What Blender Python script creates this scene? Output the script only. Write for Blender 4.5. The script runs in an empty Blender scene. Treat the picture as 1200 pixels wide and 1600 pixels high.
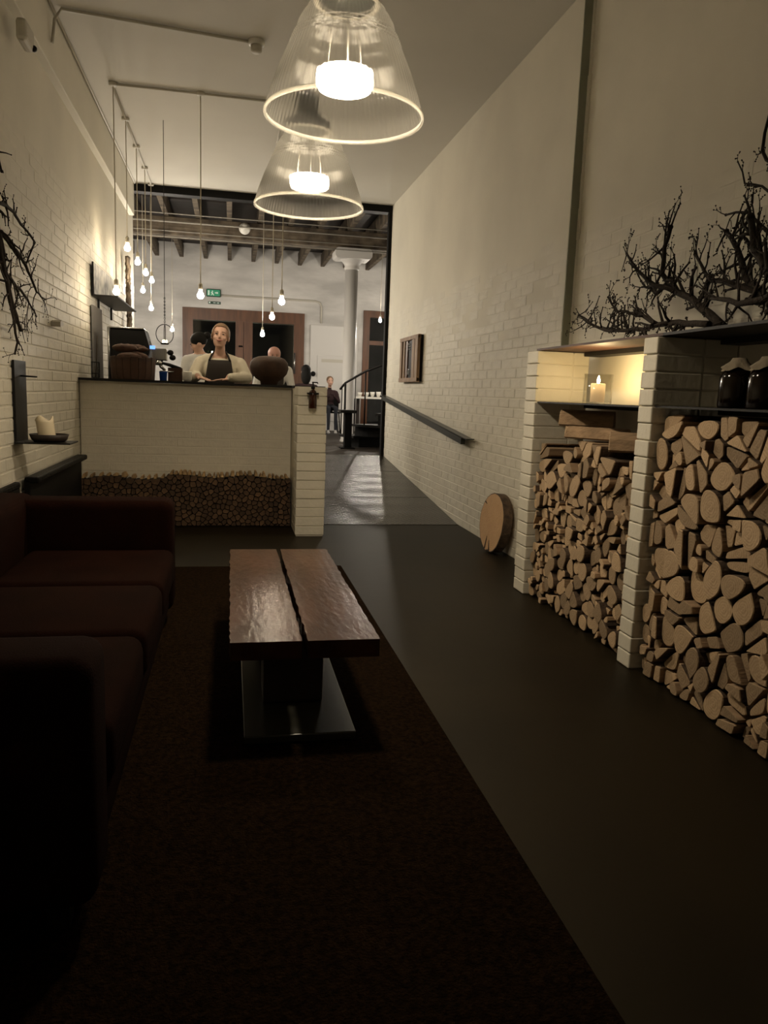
import bpy, bmesh, math, random
from mathutils import Vector, Matrix
random.seed(7)
S = bpy.context.scene
COL = S.collection
PI = math.pi

# ---------------------------------------------------------------- camera
F_PX, CAM_H = 1190.0, 1.2
_Y = Vector((-240, 194, -F_PX)).normalized()
_Z = Vector((286, 7673, F_PX)); _Z = (_Z - _Y * _Z.dot(_Y)).normalized()
_X = _Y.cross(_Z)
ROT = Matrix((_X, _Y, _Z))                       # camera axes -> room axes
CAM = Vector((0, 0, CAM_H))
cd = bpy.data.cameras.new('camera'); cam = bpy.data.objects.new('camera', cd); COL.objects.link(cam)
cd.sensor_fit = 'HORIZONTAL'; cd.sensor_width = 36; cd.lens = 36 * F_PX / 1200
cd.clip_start = 0.02; cd.clip_end = 200
cam.matrix_world = Matrix.Translation(CAM) @ ROT.to_4x4()
S.camera = cam

# ---------------------------------------------------------------- world, exposure
w = bpy.data.worlds.new('night'); S.world = w; w.use_nodes = True
w.node_tree.nodes['Background'].inputs[0].default_value = (0.004, 0.005, 0.006, 1)
w.node_tree.nodes['Background'].inputs[1].default_value = 0.3
S.view_settings.view_transform = 'Standard'; S.view_settings.look = 'None'
S.view_settings.gamma = 1; S.view_settings.use_curve_mapping = False
S.view_settings.exposure = 0.1
PENDANT_E, SIDE_E, BULB_E, BACK_E = 215.0, 20.0, 120.0, 1500.0      # lamp strengths
WARM = (1.0, 0.83, 0.60)

def px(p):                                        # size ordering only: which bricks/logs show largest
    c = ROT.transposed() @ (Vector(p) - CAM)
    if c.z > -0.05: return None
    return 600 + F_PX * c.x / -c.z, 800 - F_PX * c.y / -c.z
def seen(p, m=25):
    q = px(p); return q is not None and -m < q[0] < 1200 + m and -m < q[1] < 1600 + m

# ---------------------------------------------------------------- materials
MATS = {}
def mat(name, col, rough=0.7, metal=0.0, var=0.0, scale=8.0, bump=0.0, bscale=40.0, spec=0.5, objvar=0.0,
        col2=None, emit=None, estr=0.0, stretch=None, coat=0.0, sheen=0.0):
    if name in MATS: return MATS[name]
    m = bpy.data.materials.new(name); m.use_nodes = True; MATS[name] = m
    nt = m.node_tree; N = nt.nodes; L = nt.links; b = N['Principled BSDF']
    b.inputs['Roughness'].default_value = rough; b.inputs['Metallic'].default_value = metal
    b.inputs['Specular IOR Level'].default_value = spec
    b.inputs['Base Color'].default_value = (*col, 1)
    if coat: b.inputs['Coat Weight'].default_value = coat; b.inputs['Coat Roughness'].default_value = 0.2
    if sheen: b.inputs['Sheen Weight'].default_value = sheen
    tc = N.new('ShaderNodeTexCoord'); vec = tc.outputs['Object']
    if stretch:
        mp = N.new('ShaderNodeMapping'); mp.inputs['Scale'].default_value = stretch
        L.new(vec, mp.inputs['Vector']); vec = mp.outputs['Vector']
    last = None
    if var or col2:
        n = N.new('ShaderNodeTexNoise'); n.inputs['Scale'].default_value = scale; n.inputs['Detail'].default_value = 6
        L.new(vec, n.inputs['Vector'])
        r = N.new('ShaderNodeValToRGB')
        c2 = col2 if col2 else tuple(max(0, c * (1 - var)) for c in col)
        c1 = col if col2 else tuple(min(1, c * (1 + var * .5)) for c in col)
        r.color_ramp.elements[0].position = .35; r.color_ramp.elements[1].position = .65
        r.color_ramp.elements[0].color = (*c2, 1); r.color_ramp.elements[1].color = (*c1, 1)
        L.new(n.outputs['Fac'], r.inputs['Fac']); last = r.outputs['Color']
    if objvar:
        oi = N.new('ShaderNodeObjectInfo'); mr = N.new('ShaderNodeMapRange')
        mr.inputs['To Min'].default_value = 1 - objvar; mr.inputs['To Max'].default_value = 1 + objvar * .6
        L.new(oi.outputs['Random'], mr.inputs['Value'])
        hs = N.new('ShaderNodeHueSaturation'); L.new(mr.outputs['Result'], hs.inputs['Value'])
        if last: L.new(last, hs.inputs['Color'])
        else: hs.inputs['Color'].default_value = (*col, 1)
        last = hs.outputs['Color']
    if last: L.new(last, b.inputs['Base Color'])
    if bump:
        n2 = N.new('ShaderNodeTexNoise'); n2.inputs['Scale'].default_value = bscale; n2.inputs['Detail'].default_value = 5
        L.new(vec, n2.inputs['Vector'])
        bp = N.new('ShaderNodeBump'); bp.inputs['Strength'].default_value = bump; bp.inputs['Distance'].default_value = 0.01
        L.new(n2.outputs['Fac'], bp.inputs['Height']); L.new(bp.outputs['Normal'], b.inputs['Normal'])
    if emit:
        b.inputs['Emission Color'].default_value = (*emit, 1); b.inputs['Emission Strength'].default_value = estr
    return m

def thin_glass(name, tint=(1, 1, 1), haze=0.0, rough=0.03, gloss=1.0, blur=0.0):
    m = bpy.data.materials.new(name); m.use_nodes = True; MATS[name] = m
    nt = m.node_tree; N = nt.nodes; L = nt.links; N.remove(N['Principled BSDF'])
    out = N['Material Output']
    tr = N.new('ShaderNodeBsdfTransparent'); tr.inputs['Color'].default_value = (*tint, 1)
    gl = N.new('ShaderNodeBsdfGlossy'); gl.inputs['Roughness'].default_value = rough
    lw = N.new('ShaderNodeLayerWeight'); lw.inputs['Blend'].default_value = .5
    pw = N.new('ShaderNodeMath'); pw.operation = 'POWER'; pw.inputs[1].default_value = 4; L.new(lw.outputs['Facing'], pw.inputs[0])
    mu = N.new('ShaderNodeMath'); mu.operation = 'MULTIPLY_ADD'; mu.inputs[1].default_value = min(.9, .5 * gloss); mu.inputs[2].default_value = .04 * gloss; mu.use_clamp = True
    L.new(pw.outputs[0], mu.inputs[0])
    mx = N.new('ShaderNodeMixShader'); L.new(mu.outputs[0], mx.inputs[0]); L.new(gl.outputs[0], mx.inputs[2])
    if blur:                                      # fluted prisms blur what lies behind
        rf_ = N.new('ShaderNodeBsdfRefraction'); rf_.inputs['IOR'].default_value = 1.03; rf_.inputs['Roughness'].default_value = .34; rf_.inputs['Color'].default_value = (*tint, 1)
        mb_ = N.new('ShaderNodeMixShader'); mb_.inputs[0].default_value = blur
        L.new(tr.outputs[0], mb_.inputs[1]); L.new(rf_.outputs[0], mb_.inputs[2]); L.new(mb_.outputs[0], mx.inputs[1])
    else: L.new(tr.outputs[0], mx.inputs[1])
    last = mx
    if haze:
        tl = N.new('ShaderNodeBsdfTranslucent'); tl.inputs['Color'].default_value = (0.95, 0.93, 0.88, 1)
        df = N.new('ShaderNodeBsdfDiffuse'); df.inputs['Color'].default_value = (0.9, 0.88, 0.82, 1)
        m3 = N.new('ShaderNodeMixShader'); m3.inputs[0].default_value = .5
        L.new(tl.outputs[0], m3.inputs[1]); L.new(df.outputs[0], m3.inputs[2])
        m2 = N.new('ShaderNodeMixShader'); m2.inputs[0].default_value = haze
        L.new(mx.outputs[0], m2.inputs[1]); L.new(m3.outputs[0], m2.inputs[2]); last = m2
    L.new(last.outputs[0], out.inputs['Surface'])
    return m

def wood_rings(name, light, dark):                # cut end of a log: rings round the log's own axis (local X)
    m = mat(name, light, .85, bump=.25, bscale=60, objvar=.45)
    nt = m.node_tree; N = nt.nodes; L = nt.links; b = N['Principled BSDF']
    tc = N.new('ShaderNodeTexCoord'); wv = N.new('ShaderNodeTexWave'); wv.wave_type = 'RINGS'; wv.rings_direction = 'X'
    wv.inputs['Scale'].default_value = 28; wv.inputs['Distortion'].default_value = 5; wv.inputs['Detail'].default_value = 3
    L.new(tc.outputs['Object'], wv.inputs['Vector'])
    nz = N.new('ShaderNodeTexNoise'); nz.inputs['Scale'].default_value = 14; L.new(tc.outputs['Object'], nz.inputs['Vector'])
    mx = N.new('ShaderNodeMix'); mx.data_type = 'RGBA'
    md = N.new('ShaderNodeMath'); md.operation = 'MULTIPLY'; L.new(wv.outputs['Fac'], md.inputs[0]); L.new(nz.outputs['Fac'], md.inputs[1])
    L.new(md.outputs[0], mx.inputs['Factor'])
    mx.inputs['A'].default_value = (*light, 1); mx.inputs['B'].default_value = (*dark, 1)
    hs = [n for n in N if n.type == 'HUE_SAT'][0]; L.new(mx.outputs['Result'], hs.inputs['Color'])
    return m

M_PAINT = mat('painted_brick', (0.67, 0.63, 0.525), .62, var=.08, scale=3, bump=.35, bscale=22)
M_PLASTER = mat('painted_plaster', (0.67, 0.63, 0.525), .7, var=.07, scale=1.3, bump=.12, bscale=9)
M_CEIL = mat('ceiling_paint', (0.60, 0.575, 0.51), .8, var=.05, scale=.8, bump=.04, bscale=5)
M_BACKWALL = mat('rough_whitewash', (0.62, 0.60, 0.57), .8, var=.25, scale=.9, bump=.6, bscale=6, stretch=(1, 1, 3))
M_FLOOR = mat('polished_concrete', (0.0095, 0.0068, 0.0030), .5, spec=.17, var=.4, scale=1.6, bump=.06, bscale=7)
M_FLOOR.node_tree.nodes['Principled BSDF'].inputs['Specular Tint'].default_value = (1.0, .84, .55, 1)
M_BOARDS = mat('rear_floorboards', (0.030, 0.021, 0.013), .6, var=.4, scale=3, stretch=(1, 8, 1))
M_STEEL = mat('black_steel', (0.010, 0.009, 0.008), .5, spec=.25, var=.3, scale=12)
M_STEELG = mat('dark_green_steel', (0.03, 0.033, 0.026), .35, metal=.5)
M_BLACK = mat('black_paint', (0.005, 0.0046, 0.0042), .6, spec=.15)
M_WHITEMETAL = mat('white_enamel', (0.72, 0.70, 0.64), .4)
M_PIPE = mat('painted_conduit', (0.52, 0.49, 0.42), .6)
M_PIPED = mat('darker_pipe', (0.27, 0.25, 0.21), .7)  # plain darker version of the conduit colour
M_CORD = mat('pale_cord', (0.55, 0.5, 0.4), .7)
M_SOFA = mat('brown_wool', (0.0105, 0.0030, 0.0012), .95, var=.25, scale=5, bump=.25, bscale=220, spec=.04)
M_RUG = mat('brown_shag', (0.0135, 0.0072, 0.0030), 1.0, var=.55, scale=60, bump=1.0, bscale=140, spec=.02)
M_TABLE = mat('table_plank', (0.075, 0.031, 0.014), .21, col2=(0.04, 0.016, 0.0065), scale=4, bump=.16, bscale=16, stretch=(3, .8, 3), spec=.30)
M_TABLEDARK = mat('dark_timber', (0.018, 0.010, 0.007), .6, var=.4, scale=10)
M_GLOSSBASE = mat('polished_dark_slab', (0.035, 0.034, 0.026), .25)
M_OLDWOOD = mat('old_timber', (0.16, 0.125, 0.085), .9, col2=(0.05, 0.037, 0.025), scale=5, bump=.6, bscale=14)
M_BROWNFRAME = mat('brown_door_timber', (0.115, 0.046, 0.019), .5, var=.3, scale=4, stretch=(4, 4, .5))
M_PLANK = mat('pale_plank', (0.30, 0.19, 0.11), .7, var=.35, scale=9, stretch=(1, 1, .3))
M_END = wood_rings('log_end', (0.44, 0.315, 0.19), (0.29, 0.19, 0.105))
M_BARK = mat('log_bark', (0.085, 0.055, 0.034), .95, var=.5, scale=25, bump=.7, bscale=45)
M_SPLIT = mat('split_wood', (0.36, 0.24, 0.14), .9, var=.3, scale=10, bump=.4, bscale=30, stretch=(.3, 3, 3), objvar=.2)
M_KEND = mat('kindling_end', (0.115, 0.066, 0.034), .9, var=.35, scale=30, objvar=.5)  # brown wood, darkened in its colour for the shade of the pile
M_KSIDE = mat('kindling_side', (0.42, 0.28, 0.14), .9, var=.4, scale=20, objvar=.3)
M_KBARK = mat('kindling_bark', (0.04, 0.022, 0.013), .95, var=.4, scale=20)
M_TWIG = mat('dark_twig', (0.020, 0.013, 0.008), .9, bump=.5, bscale=90)
M_WAX = mat('candle_wax', (0.72, 0.62, 0.44), .5)
M_BULB = mat('bulb_glow', (1, 1, 1), .3, emit=WARM, estr=BULB_E)
M_BULB_B = mat('rear_bulb_glow', (1, 1, 1), .3, emit=(1, .9, .76), estr=BACK_E)
M_LAMP = mat('pendant_lamp_glow', (1, 1, 1), .3, emit=WARM, estr=PENDANT_E)
M_LAMPSIDE = mat('pendant_side_glow', (1, 1, 1), .3, emit=WARM, estr=SIDE_E)
M_FLAME = mat('flame', (1, .8, .4), .5, emit=(1.0, .72, .36), estr=1150)
M_SKIN = mat('skin', (0.56, 0.34, 0.245), .55)
M_SKIN2 = mat('ruddy_skin', (0.55, 0.30, 0.24), .5)
M_SHIRT = mat('cream_shirt', (0.70, 0.64, 0.50), .85, bump=.5, bscale=16)
M_SHIRTW = mat('white_shirt', (0.72, 0.71, 0.68), .85, bump=.4, bscale=16)
M_APRON = mat('charcoal_apron', (0.024, 0.018, 0.014), .85)
M_HAIRB = mat('brown_hair', (0.19, 0.112, 0.06), .6, bump=.6, bscale=60, stretch=(4, 1, 1))
M_HAIRD = mat('black_hair', (0.008, 0.007, 0.006), .7, spec=.2)
M_JEANS = mat('dark_jeans', (0.02, 0.022, 0.03), .9)
M_HOOD = mat('dark_hoodie', (0.030, 0.012, 0.013), .9)
M_SHOE = mat('pale_shoe', (0.5, 0.48, 0.46), .7)
M_POT = mat('dark_brown_pot', (0.06, 0.030, 0.016), .7, var=.3, scale=9, bump=.25, bscale=40)
M_AMBER = mat('amber_glass', (0.035, 0.010, 0.004), .12)
M_DARKGLASS = mat('dark_bottle_glass', (0.005, 0.0025, 0.0015), .1, spec=.35)
M_CLOTHCAP = mat('linen_cap', (0.24, 0.20, 0.14), .9, bump=.5, bscale=40)
M_BLUE = mat('blue_plastic', (0.02, 0.09, 0.42), .4)
M_SILVER = mat('brushed_silver', (0.45, 0.45, 0.44), .25, metal=.9)
M_LOAF = mat('brown_crust', (0.085, 0.040, 0.024), .8, var=.4, scale=16, bump=.4, bscale=30)
M_CRATE = mat('crate_wood', (0.075, 0.035, 0.018), .75, var=.4, scale=8)
M_GREEN = mat('exit_green', (0.02, 0.30, 0.15), .4, emit=(0.03, .5, .26), estr=.06)
M_GREEND = mat('sign_green', (0.012, 0.05, 0.03), .5)
M_LEAF = mat('outdoor_leaf', (0.06, 0.10, 0.025), .6)
M_CURTAIN = mat('grey_sheet', (0.17, 0.16, 0.15), .6)
M_PRINT = mat('print', (0.50, 0.48, 0.42), .5, col2=(0.02, 0.02, 0.018), scale=9)
M_IRON = mat('white_cast_iron', (0.62, 0.60, 0.57), .5)
G_BELL = thin_glass('prismatic_glass', (0.93, 0.92, 0.88), haze=.06, rough=.12, gloss=1.6, blur=.92)
G_RIM = thin_glass('rim_glass', (0.9, 0.89, 0.85), haze=.28, rough=.1, gloss=1.5)
G_CLEAR = thin_glass('clear_glass', (0.97, 0.97, 0.95), gloss=1.3)
G_PANE = thin_glass('window_glass', (0.8, 0.82, 0.8), gloss=1.6)

# ---------------------------------------------------------------- mesh builder
class MB:
    def __init__(s): s.v = []; s.f = []; s.m = []; s.sm = []
    def add(s, vs, fs, mi=0, smooth=False):
        o = len(s.v); s.v += [tuple(v) for v in vs]
        for f in fs: s.f.append([i + o for i in f]); s.m.append(mi); s.sm.append(smooth)
        return s
    def box(s, lo, hi, mi=0, bev=0.0):
        x0, y0, z0 = lo; x1, y1, z1 = hi
        if not bev:
            v = [(x0, y0, z0), (x1, y0, z0), (x1, y1, z0), (x0, y1, z0), (x0, y0, z1), (x1, y0, z1), (x1, y1, z1), (x0, y1, z1)]
            return s.add(v, [(0, 3, 2, 1), (4, 5, 6, 7), (0, 1, 5, 4), (1, 2, 6, 5), (2, 3, 7, 6), (3, 0, 4, 7)], mi)
        bm = bmesh.new(); bmesh.ops.create_cube(bm, size=1)
        for q in bm.verts: q.co = Vector(((x0 + x1) / 2 + q.co.x * (x1 - x0), (y0 + y1) / 2 + q.co.y * (y1 - y0), (z0 + z1) / 2 + q.co.z * (z1 - z0)))
        bmesh.ops.bevel(bm, geom=bm.edges[:], offset=bev, segments=2 if bev < .03 else 4, profile=.5, affect='EDGES')
        bm.verts.index_update(); s.add([q.co for q in bm.verts], [[q.index for q in f.verts] for f in bm.faces], mi, bev >= .03); bm.free(); return s
    def tube(s, pts, r, n=8, mi=0, cap=True, smooth=True):
        pts = [Vector(p) for p in pts]; k = len(pts)
        rs = r if isinstance(r, (list, tuple)) else [r] * k
        up = None; vs = []
        for i in range(k):
            t = (pts[min(i + 1, k - 1)] - pts[max(i - 1, 0)]).normalized()
            if up is None:
                up = Vector((0, 0, 1)) if abs(t.z) < .9 else Vector((1, 0, 0))
            a = (up - t * up.dot(t))
            a = a.normalized() if a.length > 1e-5 else t.orthogonal().normalized()
            up = a; b = t.cross(a)
            for j in range(n):
                q = 2 * PI * j / n; vs.append(pts[i] + (a * math.cos(q) + b * math.sin(q)) * rs[i])
        fs = [(i * n + j, i * n + (j + 1) % n, (i + 1) * n + (j + 1) % n, (i + 1) * n + j) for i in range(k - 1) for j in range(n)]
        s.add(vs, fs, mi, smooth)
        if cap:
            o = len(s.v) - k * n
            s.f.append([o + j for j in reversed(range(n))]); s.m.append(mi); s.sm.append(False)
            s.f.append([o + (k - 1) * n + j for j in range(n)]); s.m.append(mi); s.sm.append(False)
        return s
    def lathe(s, c, prof, n=24, mi=0, flute=0.0, smooth=True, close=False):
        cx, cy, cz = c; vs = []; k = len(prof)
        for (r, h) in prof:
            for j in range(n):
                q = 2 * PI * j / n; rr = r + (flute if j % 2 else 0) * (1 if r > 1e-4 else 0)
                vs.append((cx + rr * math.cos(q), cy + rr * math.sin(q), cz + h))
        fs = [(i * n + j, i * n + (j + 1) % n, (i + 1) * n + (j + 1) % n, (i + 1) * n + j) for i in range(k - 1) for j in range(n)]
        return s.add(vs, fs, mi, smooth)
    def ell(s, c, r, n=16, k=10, mi=0, rot=None):
        vs = []; fs = []; c = Vector(c)
        for i in range(k + 1):
            p = PI * i / k
            for j in range(n):
                q = 2 * PI * j / n
                d = Vector((r[0] * math.sin(p) * math.cos(q), r[1] * math.sin(p) * math.sin(q), -r[2] * math.cos(p)))
                if rot: d = rot @ d
                vs.append(c + d)
        for i in range(k):
            for j in range(n): fs.append((i * n + j, i * n + (j + 1) % n, (i + 1) * n + (j + 1) % n, (i + 1) * n + j))
        return s.add(vs, fs, mi, True)
    def caps(s, p0, p1, r0, r1, n=12):
        p0 = Vector(p0); p1 = Vector(p1); t = (p1 - p0); L = t.length; t = t / L if L > 1e-6 else Vector((0, 0, 1))
        pts = []; rs = []
        for a in (-.98, -.8, -.5): pts.append(p0 + t * r0 * a); rs.append(r0 * math.sqrt(1 - a * a))
        pts += [p0, p1]; rs += [r0, r1]
        for a in (.5, .8, .98): pts.append(p1 + t * r1 * a); rs.append(r1 * math.sqrt(1 - a * a))
        return s.tube(pts, rs, n)
    def prism(s, poly, axis, a, b, mi=0):         # polygon (2D) extruded along an axis from a to b
        def P(u, v, w): return {'x': (w, u, v), 'y': (u, w, v), 'z': (u, v, w)}[axis]
        n = len(poly); vs = [P(u, v, a) for u, v in poly] + [P(u, v, b) for u, v in poly]
        fs = [list(range(n))[::-1], list(range(n, 2 * n))] + [(i, (i + 1) % n, n + (i + 1) % n, n + i) for i in range(n)]
        return s.add(vs, fs, mi)
    def mesh(s, name, mats, origin=None):
        xs = [v[0] for v in s.v]; ys = [v[1] for v in s.v]; zs = [v[2] for v in s.v]
        o = Vector(origin) if origin is not None else Vector(((min(xs) + max(xs)) / 2, (min(ys) + max(ys)) / 2, min(zs)))
        me = bpy.data.meshes.new(name); me.from_pydata([(Vector(v) - o)[:] for v in s.v], [], s.f)
        for m in mats: me.materials.append(m)
        me.polygons.foreach_set('material_index', s.m); me.polygons.foreach_set('use_smooth', s.sm)
        bm = bmesh.new(); bm.from_mesh(me); bmesh.ops.remove_doubles(bm, verts=bm.verts, dist=1e-5)
        bmesh.ops.recalc_face_normals(bm, faces=bm.faces); bm.to_mesh(me); bm.free()
        return me, o

WL = {}                                           # world location of each object
def link(name, me, loc, parent=None):
    o = bpy.data.objects.new(name, me); COL.objects.link(o); loc = Vector(loc)
    WL[o.name] = loc.copy()
    if parent: o.parent = parent; o.location = loc - WL[parent.name]
    else: o.location = loc
    return o
def obj(name, mb, mats, parent=None, origin=None):
    if not isinstance(mats, (list, tuple)): mats = [mats]
    me, o = mb.mesh(name, mats, origin)
    return link(name, me, o, parent)
def tag(o, label, cat, group=None):
    o['label'] = label; o['category'] = cat
    if group: o['group'] = group
    return o
def thing(name, label, cat, loc, group=None):
    return tag(link(name, None, loc), label, cat, group)
def struct(name, mb, mats, origin=None):
    o = obj(name, mb, mats, None, origin); o['kind'] = 'structure'; return o
def box(lo, hi, bev=0.0): return MB().box(lo, hi, 0, bev)
def tube(p, r, n=8): return MB().tube(p, r, n)

# ---------------------------------------------------------------- room shell
XL, XR, XN, ZC = -1.26, 2.12, 2.18, 3.69          # left wall, right wall, nearer right wall (set back), ceiling
YO, YB, ZR, YS = 10.5, 17.0, 0.34, -2.0           # opening, far rear wall, rear floor level, wall behind the camera
CT = 1.24                                         # counter top

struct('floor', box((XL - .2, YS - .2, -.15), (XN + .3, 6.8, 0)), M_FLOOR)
fs = box((XL - .2, 6.8, -.15), (.75, YO, .20)); struct('floor_kitchen', fs, M_BOARDS)
mb = MB(); mb.box((-5, YO, .1), (6, YB + .2, ZR - .012)); rf = struct('floor_rear', mb, M_BOARDS)
for i in range(30):
    y = YO + .01 + i * .215
    if y + .205 < YB: obj('floorboard', box((.6, y, ZR - .012), (3.6, y + .208, ZR)), M_BOARDS, rf)
struct('ceiling', box((XL - .2, YS - .2, ZC), (XN + .3, YO, ZC + .15)), M_CEIL)
struct('wall_behind', box((XL - .2, YS - .2, 0), (XN + .3, YS, ZC)), M_PLASTER)
wl = struct('wall_left', box((XL - .2, YS, 0), (XL, 10.85, ZC)), M_PLASTER)
mb = MB(); mb.box((XR, 4.78, 0), (XR + .25, YO, ZC)); mb.box((XN, YS, 0), (XN + .19, 4.78, ZC))
wr = struct('wall_right', mb, M_PLASTER)
# ragged plaster lip on the step of the right wall
random.seed(3)
mb = MB(); z = 1.5
while z < 3.66:
    h = random.uniform(.05, .13); d = random.uniform(.0, .014)
    mb.box((XN - .006 - d * .3, 4.745 - d, z), (XN + .01, 4.772, min(z + h, 3.68)), 0); z += h
struct('trim_1', mb, M_PLASTER)
struct('trim_4', box((XR + .001, 4.770, 0), (XN, 4.779, ZC)), mat('grey_green_strip', (0.27, 0.275, 0.205), .7, var=.2, scale=2))  # strip on the step, coloured darker and greener than the wall
struct('trim_2', box((XL - .01, YS, 3.30), (-1.20, YO, ZC), .006), M_PLASTER)          # boxed downstand along the left wall
struct('trim_3', MB().box((-1.25, YO, 3.60), (XR, YO + .16, 3.70)).box((XR - .045, YO, ZR - .3), (XR, YO + .10, 3.60)), M_BLACK)
struct('wall_rear', box((-5, YB, 0), (6, YB + .2, 4.4)), M_BACKWALL)
mb = MB(); mb.box((-5.2, YO - .3, 0), (-5, YB + .2, 4.4)); struct('wall_rear_left', mb, M_BACKWALL)
mb = MB(); mb.box((6, YO - .3, 0), (6.2, YB + .2, 4.4)); struct('wall_rear_right', mb, M_BACKWALL)
mb = MB(); mb.box((-5, YO - .2, 0), (XL - .2, YO, 4.4)).box((XR + .25, YO - .2, 0), (6, YO, 4.4)).box((XL - .2, YO - .0, ZC + .01), (XR + .25, YO + .06, 4.4))
struct('wall_partition', mb, M_BACKWALL)
struct('ceiling_rear', box((-5, YO, 4.14), (6, YB, 4.3)), M_TABLEDARK)

# --- painted bricks: each an object (the 300 that show largest), the rest one joined field
def brick_mesh(L, H=.066, D=.006, c=.004):
    c = min(c, D * .8)
    mb = MB(); a, b = L / 2, H / 2
    v = [(-a, 0, -b), (a, 0, -b), (a, 0, b), (-a, 0, b), (-a, -D + c, -b), (a, -D + c, -b), (a, -D + c, b), (-a, -D + c, b),
         (-a + c, -D, -b + c), (a - c, -D, -b + c), (a - c, -D, b - c), (-a + c, -D, b - c)]
    f = [(8, 9, 10, 11)]
    for i in range(4):
        j = (i + 1) % 4; f += [(i, j, 4 + j, 4 + i), (4 + i, 4 + j, 8 + j, 8 + i)]
    return v, f
def brick_field(parent, p0, u, th, length, z0, z1, limit, depth=.006, course=.075, pitch=.225, skip=None, fade=None):
    """p0 = (x, y) start of the run, u = unit run direction, th = z rotation that turns -Y to the wall normal"""
    cache = {}; items = []; i = 0; z = z0 + course / 2
    rr = random.Random(11 + int(length * 100))
    while z + course / 2 <= z1 + 1e-6:
        s = -pitch / 2 if i % 2 else 0.0
        while s < length - .02:
            a = max(s, 0); b = min(s + pitch, length); L = b - a - .0025
            if L > .03:
                m = (a + b) / 2; c = Vector((p0[0] + u[0] * m, p0[1] + u[1] * m, z))
                if not (skip and skip(m, z)):
                    items.append((c, round(L, 3), rr.uniform(-.0016, .0016), rr.uniform(-.006, .006)))
            s += pitch
        z += course; i += 1
    vis = [it for it in items if seen(it[0])]
    vis.sort(key=lambda it: (it[0] - CAM).length); own = set(id(it) for it in vis[:limit])
    nrm = Vector((math.sin(th), -math.cos(th), 0)); rest = MB(); base = WL[parent.name]
    for it in items:
        c, L, dj, tilt = it; d = depth * (fade(c) if fade else 1)
        if id(it) in own:
            key = (L, round(d, 4))
            if key not in cache:
                v, f = brick_mesh(L, course - .009, d); me = bpy.data.meshes.new('brick'); me.from_pydata(v, [], f)
                me.materials.append(M_PAINT); cache[key] = me
            o = link('brick', cache[key], c + nrm * dj, parent); o.rotation_euler = (0, tilt, th)
        else:
            v, f = brick_mesh(L, course - .009, d); R = Matrix.Rotation(th, 3, 'Z')
            rest.add([R @ Vector(q) + c + nrm * dj for q in v], f)
    if rest.v:
        o = obj('brick_field', rest, M_PAINT, parent); o['kind'] = 'stuff'
    return parent
fade_hi = lambda c: 1.0 if c.z < 1.2 else max(.2, 1.0 - (c.z - 1.2) * 1.2)
brick_field(wr, (XR, 10.5), (0, -1), -PI / 2, 5.72, 0, 2.25, 300, depth=.0028, skip=lambda m, z: z < max(0, (m - 0) * -.0919 + .34) - .05, fade=lambda c: round(fade_hi(c) * 5) / 5)
wrn = wr
brick_field(wl, (XL, 3.0), (0, 1), PI / 2, 7.8, 0, 2.7, 300, depth=.0042, fade=lambda c: round((1 if c.z < 1.9 else max(.3, 1 - (c.z - 1.9))) * 5) / 5)
# nearer right wall above the wood store (faint courses)
mbn = struct('wall_right_near_face', box((XN - .002, 1.2, 1.5), (XN + .01, 4.78, 2.25)), M_PLASTER)
brick_field(mbn, (XN - .002, 4.75), (0, -1), -PI / 2, 3.4, 1.5, 2.25, 120, depth=.001)

# ---------------------------------------------------------------- ramp
RA = thing('access_ramp', 'dark chequer plate ramp rising beside the right brick wall', 'ramp', (1.45, 6.8, 0)); 
ry = [6.8, 7.92, 9.35, YO]
rz = lambda y: .004 + (ZR - .004) * (y - 6.8) / (YO - 6.8)
M_CHEQ = mat('chequer_plate', (0.026, 0.022, 0.015), .26, metal=.2, spec=.4)
nt = M_CHEQ.node_tree; N = nt.nodes; L = nt.links; b = N['Principled BSDF']
tc = N.new('ShaderNodeTexCoord'); mp = N.new('ShaderNodeMapping'); mp.inputs['Rotation'].default_value = (0, 0, PI / 4); mp.inputs['Scale'].default_value = (26, 26, 26)
ck = N.new('ShaderNodeTexVoronoi'); ck.feature = 'F1'; ck.inputs['Randomness'].default_value = 0; ck.inputs['Scale'].default_value = 1
L.new(tc.outputs['Object'], mp.inputs['Vector']); L.new(mp.outputs['Vector'], ck.inputs['Vector'])
bp = N.new('ShaderNodeBump'); bp.inputs['Strength'].default_value = .9; bp.inputs['Distance'].default_value = .006; bp.invert = True
L.new(ck.outputs['Distance'], bp.inputs['Height']); L.new(bp.outputs['Normal'], b.inputs['Normal'])
for a, c in zip(ry[:-1], ry[1:]):
    g = .006
    obj('chequer_plate', MB().prism([(a + g, rz(a + g) - .012), (c - g, rz(c - g) - .012), (c - g, rz(c - g)), (a + g, rz(a + g))], 'x', .78, XR - .01), M_CHEQ, RA)
obj('ramp_body', MB().prism([(6.81, .001), (YO - .01, .001), (YO - .01, rz(YO) - .014), (6.9, rz(6.9) - .014)], 'x', .78, XR - .012), M_BLACK, RA)

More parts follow.
